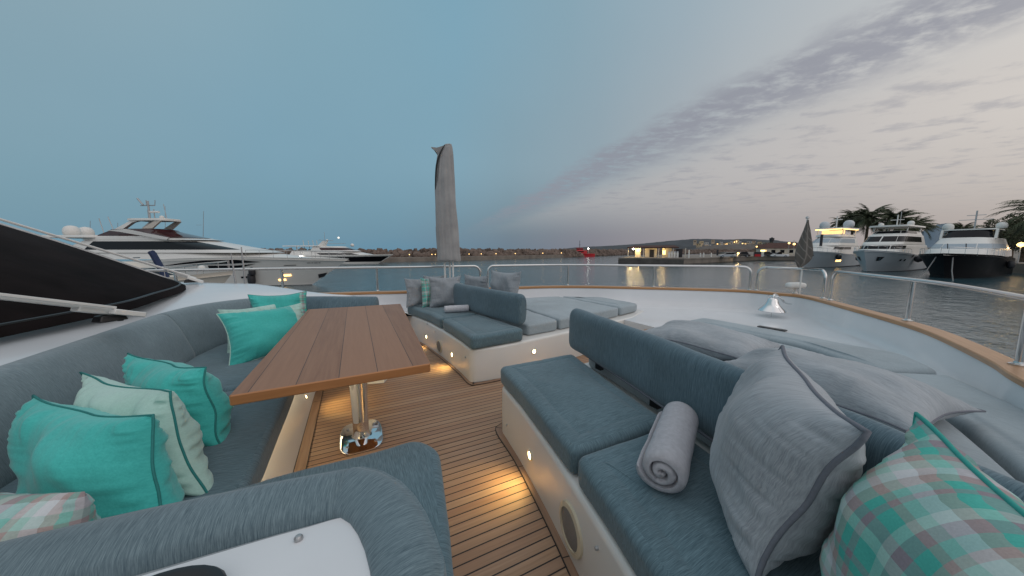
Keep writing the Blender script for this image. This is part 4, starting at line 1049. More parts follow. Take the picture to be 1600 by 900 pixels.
class Yacht:
    def __init__(s, name, label, bow, heading, L, B, sheer, over=3.0, mats=None, hullcol='yw', flare=1.5, boot=.18, bands=None, group=None, cat='yacht', full=.55):
        """bow: world xy of the bow tip; heading: unit direction the bow points to; sheer(t)->deck height above water"""
        s.L, s.B, s.sh, s.over, s.flare, s.full = L, B, sheer, over, flare, full
        h = Vector(heading); h.z = 0; h.normalize(); st = Vector((bow[0], bow[1], 0)) - h * L
        s.t = thing(name, label, cat, (st.x, st.y, WZ), math.atan2(h.y, h.x), group)
        n = 36; zf = [-.12, 0, .12, .25, .4, .55, .7, .85, 1.0]
        rings = []
        for i in range(n + 1):
            t_ = i / n; t_ = t_ if t_ < .6 else t_
            port = [s.pt(t_, f, 1) for f in zf]; star = [s.pt(t_, f, -1) for f in zf[::-1]]
            rings.append(star + port)
        m = MB().loft(rings, closed=False, cap0=False)
        m.add([rings[0][k] for k in range(len(rings[0]))], [tuple(range(len(rings[0])))])
        o = m.build('hull', M[hullcol], s.t, smooth=40)
        dk = [[Vector((r[0].x, r[0].y * 0, r[0].z + .03 - .02)), r[0] - Vector((0, 0, .02))] for r in rings]
        m = MB().loft([[r[-1] - Vector((0, 0, .25)), Vector((r[0].x, 0, r[0].z - .2)), r[0] - Vector((0, 0, .25))] for r in rings], closed=False)
        m.build('deck', M['yw'], s.t, smooth=40)
        # toe rail
        for sd in (1, -1):
            m = MB().tube([s.pt(i / n, 1.0, sd) for i in range(n + 1)], .07, 6)
        if boot:
            m = MB()
            for sd in (1, -1):
                m.loft([[s.pt(i / n, 0, sd, .015, dz=-.05) for i in range(n + 1)], [s.pt(i / n, 0, sd, .02, dz=boot) for i in range(n + 1)]], closed=False)
            m.build('boot_stripe', M['boot'], s.t)
        for (fa, fb, ta, tb_, mt) in (bands or []):
            for sd in (1, -1):
                m = MB().loft([[s.pt(ta + (tb_ - ta) * i / 20, f, sd, .025) for i in range(21)] for f in (fa, (fa + fb) / 2, fb)], closed=False)
                m.build('hull_band', M[mt], s.t)
    def hb(s, t_):
        a = max(0.0, (t_ - (1 - s.full)) / s.full); return s.B / 2 * max(0.0, 1 - a ** 2.4) ** .9 * (.90 + .10 * min(1, t_ * 4))
    def hw(s, t_):
        a = max(0.0, (t_ - .35) / .65); return s.B / 2 * .88 * max(0.0, 1 - a ** 1.9)
    def pt(s, t_, f, sd, off=0.0, dz=0.0):
        d = s.sh(t_); ff = max(0, f); y = s.hw(t_) + (s.hb(t_) - s.hw(t_)) * ff ** s.flare
        if f < 0: y *= .9
        x = t_ * s.L - (1 - ff) * s.over * max(0, (t_ - .55) / .45) ** 1.5
        return Vector((x + (off if t_ > .97 else 0), sd * (y + off), f * d + dz))
    def lens(s, pts, mt, name='hull_window', sides=(1, -1), off=.06, par=None):
        """pts: (u metres from stern, z) outline polygon on hull side"""
        for sd in sides:
            um = sum(p[0] for p in pts) / len(pts); zm = sum(p[1] for p in pts) / len(pts)
            Q = []
            for (a, b), (c, d) in zip(pts, pts[1:] + pts[:1]):
                n_ = max(1, int(abs(c - a) / 1.0)); Q += [(a + (c - a) * k / n_, b + (d - b) * k / n_) for k in range(n_)]
            rows = []
            for sc in (1.0, .66, .33, .02):
                row = []
                for u, z in Q:
                    u = um + (u - um) * sc; z = zm + (z - zm) * sc; t_ = u / s.L
                    for _ in range(6):
                        f = z / s.sh(t_); x = s.pt(t_, f, 1).x; t_ += (u - x) / s.L
                    row.append(s.pt(t_, z / s.sh(t_), sd, off))
                rows.append(row)
            MB().loft(rows, cap1=True).build(name, M[mt], s.t, smooth=60)
    def outline(s, T, f, off=0.0, k=16):
        x0, x1, w0, w1 = T['x0'] + T.get('ra', 0) * f - off, T['x1'] - T.get('rf', 0) * f + off, T['w0'] + off, T['w1'] + off
        w = w0 + (w1 - w0) * f; nose = min(T.get('nose', 2.5), (x1 - x0) * .9); e = T.get('e', 2.2)
        pts = [(x0 + (x1 - nose - x0) * i / 6, w) for i in range(7)]
        for i in range(1, k + 1):
            a = PI / 2 * i / k; pts.append((x1 - nose + nose * math.sin(a) ** (2 / e), w * max(0, math.cos(a)) ** (2 / e)))
        return pts + [(x, -y) for x, y in pts[-2::-1]]
    def tier(s, T, name='deckhouse', mat='yw', wins=()):
        z0, z1 = T['z0'], T['z1']; cr = T.get('crown', .08)
        def zz(f, x): return z0 + (z1 - z0) * f + T.get('tilt', 0) * (x - T['x0']) * 0
        rings = []
        for f in (0, .25, .5, .75, .97): rings.append([(x, y, zz(f, x)) for x, y in s.outline(T, f)])
        o1 = s.outline(T, 1.0); cx = sum(p[0] for p in o1) / len(o1)
        rings.append([(cx + (x - cx) * .985, y * .97, z1 + cr * .5) for x, y in o1]); rings.append([(cx + (x - cx) * .6, y * .6, z1 + cr) for x, y in o1])
        o = MB().loft(rings, cap1=True).build(name, M[mat], s.t, smooth=62)
        for wdw in wins:
            fa, fb, xa, xb = wdw[:4]; mt = wdw[4] if len(wdw) > 4 else 'glass'; np_ = wdw[5] if len(wdw) > 5 else 1
            A, Bq = s.outline(T, fa, .03), s.outline(T, fb, .03); idx = [i for i, (p, q) in enumerate(zip(A, Bq)) if xa <= (p[0] + q[0]) / 2 <= xb]
            if not idx: continue
            groups = [[]]
            for i in idx:
                if groups[-1] and i != groups[-1][-1] + 1: groups.append([])
                groups[-1].append(i)
            for gp in groups:
                if len(gp) < 2: continue
                # resample into panes
                cuts = [gp[0] + (gp[-1] - gp[0]) * k / np_ for k in range(np_ + 1)]
                for a, b in zip(cuts, cuts[1:]):
                    g = .025 * (b - a) if np_ > 1 else 0; rows = []
                    for Q, f in ((A, fa), (Bq, fb)):
                        row = []
                        NS = 60 if np_ == 1 else 24
                        for k in range(NS + 1):
                            q = a + g + (b - a - 2 * g) * k / NS; i = min(int(q), len(Q) - 2); r_ = q - i
                            row.append((Q[i][0] + (Q[i + 1][0] - Q[i][0]) * r_, Q[i][1] + (Q[i + 1][1] - Q[i][1]) * r_, z0 + (z1 - z0) * f))
                        rows.append(row)
                    MB().loft(rows, closed=False).build('window', M[mt], o, smooth=60)
        return o
    def slab(s, x0, x1, w, z, th, mat='yw', name='hardtop', nose=1.2, e=3):
        T = dict(x0=x0, x1=x1, w0=w, w1=w * .97, z0=z, z1=z + th, nose=nose, e=e, crown=.05); return s.tier(T, name, mat)
    def leg(s, pts, y, th, mat='yw', name='arch_leg', yt=None):
        yt = y if yt is None else yt; zmin = min(p[1] for p in pts); zmax = max(p[1] for p in pts)
        for sd in (1, -1):
            def yy(z): return y + (yt - y) * (z - zmin) / max(.01, zmax - zmin)
            A = [(x, sd * yy(z), z) for x, z in pts]; Bq = [(x, sd * (yy(z) - th), z) for x, z in pts]
            MB().loft([A, Bq], cap0=True, cap1=True).build(name, M[mat], s.t, smooth=30)
    def dome(s, x, y, z, r, mat='yw'):
        prof = [(r * .75, 0), (r * .96, r * .25), (r, r * .7), (r * .93, r * 1.15), (r * .7, r * 1.5), (r * .38, r * 1.68), (.001, r * 1.74)]
        MB().lathe(prof, (x, y, z), 20).build('satellite_dome', M[mat], s.t, smooth=80)
    def rod(s, pts, r=.04, mat='brushed', name='antenna'):
        MB().tube(pts, r, 6).build(name, M[mat], s.t)
    def rails(s, ta, tb_, h=.9, r=.025, n=9):
        for sd in (1, -1):
            m = MB().tube([s.pt(ta + (tb_ - ta) * i / 24, 1, sd, -.12) + Vector((0, 0, h)) for i in range(25)], r, 6)
            for i in range(n + 1):
                q = s.pt(ta + (tb_ - ta) * i / n, 1, sd, -.12); m.tube([q - Vector((0, 0, .2)), q + Vector((0, 0, h))], r * .8, 5)
            m.build('guard_rail', M['steel'], s.t)
    def fender(s, u, z, r=.3, h=1.0, sides=(1, -1)):
        for sd in sides:
            t_ = u / s.L; q = s.pt(t_, z / s.sh(t_), sd, r)
            MB().lathe([(.02, -h / 2), (r * .8, -h / 2 + r * .4), (r, -h * .2), (r, h * .2), (r * .8, h / 2 - r * .4), (.05, h / 2)], (q.x, q.y, z), 12).build('fender', M['boot'], s.t)

W_ = cw(1, 0); N_ = cw(0, 1)
s_ = .074
def U(px): return (px - 80) * s_
def Z(py): return 4 + (390.5 - py) * s_
# 1: the long white yacht, left
bow = cw(-18.65, 36.8)
def interp(pts):
    def f(t):
        for (a, b), (c, d) in zip(pts, pts[1:]):
            if t <= c: q = (t - a) / (c - a); return b + (d - b) * q
        return pts[-1][1]
    return f
y1 = Yacht('motor_yacht', 'long white motor yacht with radar arch and two domes, bow pointing right, left side', bow, W_ - N_ * .04, 34.6, 7.0,
           interp([(0, 2.3), (.3, 2.7), (.55, 3.15), (.75, 3.25), (1.0, 3.0)]), over=4.6, flare=1.4, boot=.5)
y1.tier(dict(x0=1.5, x1=30.5, w0=3.15, w1=2.7, z0=3.0, z1=4.0, ra=0, rf=7.0, nose=10, e=2.0, crown=.05), 'upper_bulwark')
y1.tier(dict(x0=3.5, x1=26.5, w0=2.95, w1=2.3, z0=3.7, z1=5.25, ra=3.2, rf=9.0, nose=5, e=2.2, crown=.14), 'main_deckhouse', 'yw', [(.22, .80, 6.5, 20.9, 'glass', 1)])
y1.tier(dict(x0=1.0, x1=8, w0=2.8, w1=2.7, z0=5.35, z1=5.60, nose=1.5, e=3, crown=.05), 'aft_overhang')
y1.tier(dict(x0=7.0, x1=17.5, w0=2.3, w1=1.9, z0=5.35, z1=6.15, ra=1.8, rf=3.6, nose=3, e=2.2, crown=.25), 'flybridge_screen', 'glassr')
y1.tier(dict(x0=6.0, x1=19.3, w0=2.4, w1=2.3, z0=5.1, z1=5.5, ra=.8, rf=3.6, nose=4, e=2.2, crown=.05), 'flybridge_coaming')
y1.leg([(U(128), Z(402)), (U(160), Z(397)), (U(222), Z(349)), (U(246), Z(343)), (U(225), Z(342.5)), (U(205), Z(354)), (U(160), Z(380))], 2.2, .35, 'yw', yt=1.0)
y1.leg([(U(205), Z(362)), (U(235), Z(360)), (U(300), Z(373)), (U(296), Z(376)), (U(225), Z(364))], 2.6, .15)
y1.leg([(U(237), Z(358)), (U(252), Z(358)), (U(268), Z(346)), (U(262), Z(344))], 1.1, .2, 'yc')
y1.slab(U(216), U(272), 1.2, Z(346), .22, 'yw', 'radar_wing', 1.0)
y1.dome(U(112), -.6, Z(368.5), .68); y1.dome(U(124) - 2.3, 1.6, Z(368.5), .68)
y1.dome(U(248), .3, Z(342), .22)
zt = Z(342); xm = U(233)
y1.rod([(xm, 0, zt), (xm, 0, zt + 2.0)], .09, 'brushed', 'mast'); y1.rod([(xm + .3, .25, zt), (xm + .3, .25, zt + 1.1)], .05)
y1.rod([(xm - .9, 0, zt + 1.5), (xm + .8, 0, zt + 1.5)], .06, 'brushed', 'crosstree'); y1.rod([(xm - 1.2, 0, zt + 2.3), (xm - .6, 0, zt + 1.55)], .09)
y1.rod([(xm - .2, 0, zt + 1.5), (xm - .2, 0, zt + 2.1)], .035); y1.rod([(xm + .8, 0, zt + 1.5), (xm + .9, 0, zt + 2.1)], .035)
y1.rod([(xm + .1, 0, zt + .75), (xm + 1.2, 0, zt + .75)], .12, 'whitepl', 'radar_bar'); y1.rod([(xm - .4, .2, zt), (xm - .4, .2, zt + 1.0)], .03)
y1.rod([(U(261), 0, Z(345)), (U(258), 0, Z(320))], .035); y1.rod([(U(154), 0, Z(366)), (U(149), 0, Z(341))], .04); y1.rod([(U(163), .5, Z(364)), (U(155), .5, Z(338))], .04)
y1.lens([(U(190), Z(411)), (U(230), Z(410)), (U(278), Z(415)), (U(262), Z(420)), (U(190), Z(421))], 'glass')
y1.lens([(U(297), Z(413.5)), (U(330), Z(408.5)), (U(365), Z(405)), (U(400), Z(404.5)), (U(436), Z(408)), (U(400), Z(410)), (U(350), Z(411.5))], 'glass')
y1.lens([(U(362), Z(413)), (U(400), Z(413)), (U(427), Z(410.5)), (U(405), Z(416)), (U(380), Z(419.5)), (U(362), Z(420))], 'glass')
for px, py in ((405, 431), (452, 436), (461, 429)):
    y1.lens([(U(px) - .35, Z(py) - .10), (U(px) + .35, Z(py) - .06), (U(px) + .35, Z(py) + .14), (U(px) - .35, Z(py) + .10)], 'amber' if px > 450 else 'glass', 'porthole', (-1,))
y1.lens([(U(262), Z(402.5)), (U(273), Z(402)), (U(273), Z(400.5)), (U(262), Z(401))], 'brushed', 'vent', (-1,), .25)
# name on the bow in small worn letters (illegible in the photograph): plain dashes of different length
for k, (a, b) in enumerate(((493, 497.5), (498.5, 501), (502, 506.5), (507.5, 510))):
    y1.lens([(U(a), Z(410.4)), (U(b), Z(410.3)), (U(b), Z(409.5)), (U(a), Z(409.6))], 'boot', 'name_letter', (-1,))
y1.lens([(U(462), Z(414)), (U(478), Z(413.5)), (U(478), Z(412.6)), (U(462), Z(413.2))], 'boot', 'rubbing_vent', (-1,))
y1.lens([(U(500), Z(428)), (U(512), Z(425.5)), (U(506), Z(432)), (U(498), Z(434))], 'boot', 'anchor_pocket', (-1,))
y1.fender(U(429), Z(422), .32, 1.0, (-1,)); y1.fender(U(429.5), Z(433), .36, 1.4, (-1,))
y1.rails(.72, .985, .75, .025, 7)
# 2: the navy and white yacht behind
s2 = .19
y2 = Yacht('motor_yacht', 'black and white motor yacht farther away, its bow ending beside the breakwater', cw(-35.0, 95), W_, 31, 7.0, interp([(0, 2.3), (.6, 2.5), (1, 2.75)]), over=4.5, boot=0,
           bands=[(.22, .80, .30, .985, 'yn')], hullcol='yw')
def U2(px): return (px - 452) * s2
def Z2(py): return 4 + (390.5 - py) * s2
y2.tier(dict(x0=2, x1=27, w0=2.9, w1=2.2, z0=2.3, z1=3.6, ra=.5, rf=7, nose=6, e=2, crown=.2), 'lower_deckhouse', 'yw', [(.25, .6, 8, 21, 'glass', 3)])
y2.tier(dict(x0=8, x1=21.5, w0=2.4, w1=2.0, z0=3.6, z1=4.9, ra=.5, rf=4.5, nose=3.5, crown=.15), 'upper_deckhouse', 'yw', [(.25, .8, 10, 20, 'glassr', 1)])
y2.slab(0, 11, 2.3, 5.0, .22); y2.rod([(1.2, 2, 2.4), (1.2, 2, 5.0)], .09, 'yw', 'post'); y2.rod([(4, -2, 2.4), (4, -2, 5.0)], .09, 'yw', 'post')
y2.leg([(9, 4.9), (10.6, 4.9), (11.5, 6.6), (10.8, 6.6)], .9, .2); y2.rod([(11, 0, 6.4), (11, 0, 9.2)], .05); y2.rod([(9.2, 0, 6.9), (13.5, 0, 6.7)], .07); y2.rod([(11, 0, 5.8), (17, 0, 5.9)], .06)
y2.dome(19, 0, 5.0, .5); y2.dome(11.3, .7, 6.6, .3)
for px in (478, 486, 493, 499): y2.rod([((px - 452) * s2, 0, 3.6), ((px - 452 - 2) * s2, 0, 6.8)], .07, 'yc')
y2.lens([(U2(481), Z2(402)), (U2(486), Z2(402)), (U2(486), Z2(399.5)), (U2(481), Z2(399.5))], 'white_l', 'stern_light', (-1,), .3)
# 3: cream boat in front of the long yacht
y3 = Yacht('motor_boat', 'small cream boat with guard rails moored in front of the long white yacht', cw(-17.35, 20), W_ + N_ * .15, 12, 4.0, interp([(0, 1.9), (.6, 2.2), (1, 2.72)]), over=2.2, hullcol='yc', boot=.3)
y3.rails(.35, .985, .62, .022, 6)
y3.tier(dict(x0=2.0, x1=9.5, w0=1.4, w1=1.1, z0=2.2, z1=3.2, ra=.4, rf=2.5, nose=2, crown=.1), 'cabin', 'yc', [(.3, .75, 2.5, 9, 'glass', 2)])
y3.rod([(8.75, -.6, 2.3), (8.2, -.6, 3.75), (8.1, -.6, 3.9)], .16, 'bluecl', 'furled_canvas')
y3.dome(10.2, 0, 2.75, .18)

# right-hand row
Hd = Vector((math.cos(math.radians(28)), math.sin(math.radians(28)))); sternv = cw(Hd.x, Hd.y)
def rowy(xc, yc): return cw(xc, yc)
yb = Yacht('motor_yacht', 'white motor yacht seen bow on with two anchor pockets, middle of the right-hand row', rowy(63.4, 58.0), -sternv, 27, 7.2, interp([(0, 2.6), (.5, 3.1), (1, 4.0)]), over=2.6, hullcol='yg', boot=.35, flare=1.2, full=.42)
yb.tier(dict(x0=3, x1=22.5, w0=3.0, w1=2.8, z0=3.1, z1=4.9, ra=0, rf=1.8, nose=4, e=2.6, crown=.1), 'deckhouse', 'yw', [(.60, .95, 15, 24, 'glass', 3)])
yb.tier(dict(x0=4, x1=20.4, w0=2.75, w1=2.45, z0=5.0, z1=6.85, ra=.5, rf=2.6, nose=3.0, e=2.8, crown=.1), 'wheelhouse', 'yw', [(.30, .86, 5, 24, 'glass', 6)])
yb.tier(dict(x0=5, x1=16.5, w0=2.4, w1=2.1, z0=6.9, z1=7.7, ra=.3, rf=1.2, nose=2, e=3, crown=.02), 'flybridge', 'yw', [(.35, .95, 8, 17, 'glass', 3)])
yb.slab(5.5, 16.2, 2.75, 8.45, .28, 'yw'); 
for x in (6.5, 14.8):
    for y in (2.2, -2.2): yb.rod([(x, y, 7.6), (x - .6, y, 8.5)], .10, 'yw', 'hardtop_post')
yb.dome(12, 2.0, 8.75, .5); yb.dome(12, -1.9, 8.75, .42); yb.rod([(11, 0, 8.7), (11, 0, 11)], .09, 'yw', 'mast'); yb.rod([(11, -.9, 10), (11, .9, 10)], .06, 'yw'); yb.rod([(11, .4, 8.7), (11, .4, 11.6)], .05)
for sd in (1, -1):
    yb.lens([(24.6, 2.75), (23.4, 2.75), (23.6, 2.1), (24.3, 2.0)], 'boot', 'anchor_pocket', (sd,), .05)
    yb.lens([(24.2, 2.5), (23.95, 2.55), (23.9, 2.2), (24.1, 2.15)], 'steel', 'anchor', (sd,), .12)
    for u in (19.2, 17.9): yb.lens([(u + .3, 2.3), (u - .3, 2.3), (u - .3, 1.95), (u + .3, 1.95)], 'glass', 'porthole', (sd,), .04)
yb.lens([(16.0, 3.1), (15.2, 3.1), (15.2, 2.6), (16.0, 2.6)], 'boot', 'fender_hole'); yb.fender(14, 2.3, .55, 1.3); yb.rails(.62, .985, .8, .03, 7)
yb.rod([(17.2, -2.7, 4.5), (17.2, -2.7, 4.6)], .22, 'amber', 'side_lamp')

ya = Yacht('motor_yacht', 'white yacht with amber-lit flybridge and two grey domes, leftmost of the right-hand row', rowy(64.4, 72.0), -sternv, 28, 7.0, interp([(0, 2.5), (.5, 3.1), (1, 3.9)]), over=2.6, hullcol='yg', boot=.35, flare=1.2, full=.42)
ya.tier(dict(x0=3, x1=22.0, w0=3.0, w1=2.7, z0=3.0, z1=4.9, ra=0, rf=3.0, nose=5, e=2.3, crown=.15), 'deckhouse', 'yw', [(.6, .9, 8, 18, 'glass', 4)])
ya.tier(dict(x0=4, x1=18.8, w0=2.75, w1=2.3, z0=5.0, z1=7.0, ra=.5, rf=3.4, nose=3.5, e=2.4, crown=.12), 'wheelhouse', 'yw', [(.35, .85, 5, 24, 'wcover', 5)])
ya.tier(dict(x0=5, x1=15.5, w0=2.4, w1=2.1, z0=7.1, z1=7.7, nose=2, e=3, crown=.02), 'flybridge', 'yw')
ya.slab(5, 14.5, 2.8, 9.0, .3, 'yw')
m = MB(); m.box((9.5, -2.55, 8.92), (9.0, .12, .16)); m.box((14.3, 0, 8.92), (.12, 4.8, .16)); m.box((9.5, 2.55, 8.92), (9.0, .12, .16)); m.build('deck_light_strip', M['amber'], ya.t)
m = MB(); m.box((11.5, 0, 8.3), (.1, 4.2, .9)); m.build('flybridge_screen', M['amberdim'], ya.t)
for x in (5.8, 13.5):
    for y in (2.3, -2.3): ya.rod([(x, y, 7.5), (x - .5, y, 9.1)], .10, 'yw', 'hardtop_post')
ya.dome(10, 2.2, 9.4, 1.0, 'yg'); ya.dome(10, -2.2, 9.4, 1.0, 'yg'); ya.rod([(10, 0, 9.3), (10, 0, 12.2)], .12, 'yw', 'mast'); ya.rod([(10, -1, 11.4), (10, 1, 11.4)], .09, 'yw')
ya.lens([(26.2, 2.9), (25.0, 2.9), (25.2, 2.1), (25.9, 2.0)], 'boot', 'anchor_pocket', (1, -1), .05)
ya.lens([(17.5, 1.7), (15.3, 1.7), (15.3, 1.3), (17.5, 1.3)], 'amber', 'hull_light', (1, -1), .05); ya.fender(18.5, 2.4, .5, 1.3); ya.rails(.6, .985, .8, .03, 8)
# dark closed parasol on its foredeck
ya.rod([(19.5, .6, 4.9), (19.5, .6, 7.6)], .25, 'boot', 'closed_parasol')

yc = Yacht('motor_yacht', 'black-hulled yacht with white wheelhouse and covered windows, rightmost of the row', rowy(59.0, 44.0), -sternv, 27, 7.2, interp([(0, 2.6), (.5, 3.0), (1, 3.55)]), over=2.6, hullcol='yn', boot=0, flare=1.1, full=.36)
yc.tier(dict(x0=3, x1=22.5, w0=3.1, w1=3.0, z0=3.0, z1=4.05, ra=0, rf=1.2, nose=4, e=2.6, crown=.1), 'foredeck_trunk', 'yw')
yc.tier(dict(x0=4, x1=19.6, w0=2.9, w1=2.45, z0=4.05, z1=5.7, ra=.5, rf=2.9, nose=2.6, e=3.0, crown=.2), 'wheelhouse', 'yw', [(.10, .52, 5, 24, 'wcover', 5)])
yc.tier(dict(x0=5, x1=15.2, w0=2.3, w1=2.0, z0=5.8, z1=7.0, ra=.3, rf=1.4, nose=1.4, e=3.2, crown=.05), 'flybridge_screen', 'glass')
yc.slab(7, 13.8, 2.5, 7.05, .16, 'yw'); yc.leg([(13.6, 5.7), (14.4, 5.7), (13.8, 7.15), (13.3, 7.15)], 2.6, .25)
yc.dome(11, 2.5, 7.25, .55); yc.dome(11, -2.4, 7.25, .62); yc.rod([(10, 0, 7.2), (10, 0, 10.2)], .09, 'brushed', 'mast'); yc.rod([(10, -1.6, 8.8), (10, 1.6, 8.8)], .05); yc.rod([(10, -.9, 9.5), (10, .9, 9.5)], .05)
yc.rails(.55, .985, .85, .03, 8); yc.fender(11, 1.8, .4, 1.2)
for y in (.6, -.7):
    yc.rod([(25.6, y, 3.3), (27.4, y * 1.6, 1.2), (29.2, y * 2.4, -.1)], .06, 'rope', 'mooring_line')
yc.rod([(19.8, .8, 4.2), (20.3, .8, 4.9)], .05, 'boot', 'wiper'); yc.rod([(19.8, -.8, 4.2), (20.3, -.8, 4.9)], .05, 'boot', 'wiper')
yd = Yacht('motor_boat', 'low dark boat with pale cabin at the quay, cut by the right photo edge', rowy(96, 58), -sternv, 16, 5, interp([(0, 1.6), (1, 2.2)]), over=1.5, hullcol='yn', boot=0)
yd.tier(dict(x0=3, x1=12, w0=1.9, w1=1.6, z0=1.7, z1=3.1, ra=0, rf=1.5, nose=2, crown=.1), 'cabin', 'yw', [(.3, .8, 3, 12, 'glass', 3)])

# ---------------------------------------------------------------- quays and breakwater
M['conc'] = simple('quay_concrete', (.20, .175, .15), .85, var=.25, sc=.35, bump=.3)
M['concd'] = simple('dark_quay_wall', (.085, .078, .07), .8, var=.35, sc=.5, bump=.3)
M['rock'] = simple('breakwater_rock', (.135, .10, .082), .9, var=.55, sc=.16, bump=.4)
QZ = WZ + 1.7
e0, e1, e2, e3 = at(966, 412, WZ), at(1068, 414.3, WZ), at(1185, 407.4, WZ), at(1300, 408.5, WZ)
def slab_pts(P, z0, z1, mat, name, wallmat=None):
    m = MB().prism([(p.x, p.y) for p in P], z0, z1); o = m.build(name, mat, smooth=20); tag(o, kind='structure'); return o
pier = [e0, e1, e2, e3, cw(99, 100), cw(98, 88), cw(94, 74), cw(88, 60), cw(84, 44), cw(84, 20), cw(100, -60), cw(900, -60), cw(900, 420), cw(260, 420), cw(170, 240), cw(96, 160), at(985, 399.6, QZ)]
slab_pts(pier, WZ - 2, QZ, M['conc'], 'quay')
# darker wet waterline course along the pier
m = MB()
for a, b in ((e0, e1), (e1, e2), (e2, e3)):
    d = (b - a).normalized(); nrm = Vector((d.y, -d.x, 0)); 
    if nrm.dot(a) > 0: nrm = -nrm
    m.loft([[a + nrm * .06 + Vector((0, 0, -.2)), b + nrm * .06 + Vector((0, 0, -.2))], [a + nrm * .06 + Vector((0, 0, .35)), b + nrm * .06 + Vector((0, 0, .35))]], closed=False)
tag(m.build('quay_wet_course', M['concd'], smooth=0), kind='structure')
d = (e1 - e0).normalized(); nrm = Vector((d.y, -d.x, 0)); nrm = nrm if nrm.dot(e0) < 0 else -nrm
m = MB().loft([[e0 + nrm * .1 + Vector((0, 0, .35)), e1 + nrm * .1 + Vector((0, 0, .35))], [e0 + nrm * .1 + Vector((0, 0, 1.35)), e1 + nrm * .1 + Vector((0, 0, 1.35))]], closed=False)
tag(m.build('quay_fender_face', M['concd'], smooth=0), kind='structure')
# coping
m = MB()
for a, b in ((e0, e1), (e1, e2), (e2, e3)):
    d = (b - a).normalized(); nrm = Vector((d.y, -d.x, 0)); nrm = nrm if nrm.dot(a) < 0 else -nrm; u3 = Vector((0, 0, 1))
    q = [a + nrm * .15 + u3 * 1.45, a + nrm * .15 + u3 * 1.78, a - nrm * .7 + u3 * 1.78]; q2 = [p + (b - a) for p in q]
    m.loft([q, q2], closed=False)
tag(m.build('quay_coping', M['conc'], smooth=0), kind='structure')

bwl = [at(250, 411.5, WZ), at(450, 411, WZ), at(620, 409.3, WZ), at(800, 404.8, WZ), at(900, 401.6, WZ), at(985, 398.2, WZ), at(1060, 396.8, WZ), at(1180, 396.0, WZ)]
bc_ = catmull(bwl, 10)
back = [p + p.normalized() * 14 for p in bc_]
m = MB()
def zset(P, z): return [Vector((p.x, p.y, z)) for p in P]
def mixp(a, b, t): return [p.lerp(q, t) for p, q in zip(a, b)]
m.loft([zset(bc_, WZ - .5), zset(bc_, WZ + 1.2), zset(mixp(bc_, back, .25), WZ + 1.25), zset(mixp(bc_, back, .6), WZ + 2.9), zset(back, WZ + 2.6), zset(back, WZ - 1)], closed=False)
tag(m.build('breakwater_core', M['rock'], smooth=0), kind='structure')
# low concrete quay wall in front of the rocks (nearer half)
nn = int(len(bc_) * .56); fw = bc_[:nn]; fo = [p - p.normalized() * .6 for p in fw]
m = MB().loft([zset(fo, WZ - .5), zset(fo, WZ + 1.45), zset(fw, WZ + 1.5), zset(mixp(fw, back[:nn], .2), WZ + 1.5)], closed=False)
tag(m.build('breakwater_quay', M['conc'], smooth=20), kind='structure')
# armour rocks: one uncountable mass
rn = random.Random(5); m = MB()
ico = bmesh.new(); bmesh.ops.create_icosphere(ico, subdivisions=1, radius=1.0); iv = [v.co.copy() for v in ico.verts]; iff = [tuple(v.index for v in f.verts) for f in ico.faces]; ico.free()
cumL = strip_uv(bc_)
for k in range(3600):
    sdist = cumL[-1] * (rn.random() ** 1.35); i = 0
    while i < len(cumL) - 2 and cumL[i + 1] < sdist: i += 1
    tq = (sdist - cumL[i]) / max(1e-6, cumL[i + 1] - cumL[i]); a = bc_[i].lerp(bc_[i + 1], tq); b = back[i].lerp(back[i + 1], tq)
    f = rn.random(); near = i < nn
    f = (.22 if near else .0) + f * (.55 if near else .8)
    p = a.lerp(b, f); z = WZ + (0.2 if not near else .9) + (f - (.15 if near else 0)) / .45 * 2.2; z = min(z, WZ + 3.15 + rn.random() * .5)
    sc = (.38 + rn.random() * .7) * (1 + a.length / 600); ro = Euler((rn.random() * 6, rn.random() * 6, rn.random() * 6)).to_matrix(); sx = (1 + rn.random() * .6, 1, .6 + rn.random() * .4)
    vs = []
    for v in iv: q = ro @ Vector((v.x * sx[0] * rn.uniform(.8, 1.1), v.y * sx[1], v.z * sx[2])); vs.append((p.x + q.x * sc, p.y + q.y * sc, z + q.z * sc))
    m.add(vs, iff)
o = m.build('armour_rocks', M['rock'], smooth=0); tag(o, 'brown boulders heaped along the harbour breakwater', 'rocks', kind='stuff')

def lamp_post(label, p, h, r, mat, name='quay_lamp', grp='lamps along the breakwater', power=0):
    t = thing(name, label, 'lamp', p, 0, grp)
    o = MB().tube([(0, 0, 0), (0, 0, h)], .06, 6).build('post', M['brushed'], t)
    o = MB().lathe([(.001, h - r), (r * .8, h - r * .5), (r, h), (r * .7, h + r * .6), (.001, h + r)], (0, 0, 0), 12).build('lamp_globe', mat, t)
    if power:
        l = bpy.data.lights.new('lamp_glow', 'POINT'); l.energy = power; l.color = (1, .68, .3); l.shadow_soft_size = .2
        lo = bpy.data.objects.new('lamp_glow', l); C.objects.link(lo); lo.location = Vector(p) + Vector((0, 0, h - .3)) - Vector(p).normalized() * .8
    return t
PLs = [640, 675, 680.5, 717, 733, 752, 775, 805, 848, 877]
names = ['left of the folded parasol, farthest left', 'left of the parasol, outer of a pair', 'left of the parasol, inner of a pair', 'just right of the folded parasol', 'second right of the folded parasol', 'third right of the folded parasol', 'fourth right of the folded parasol', 'fifth right of the folded parasol', 'second left of the red boat', 'nearest left of the red boat']
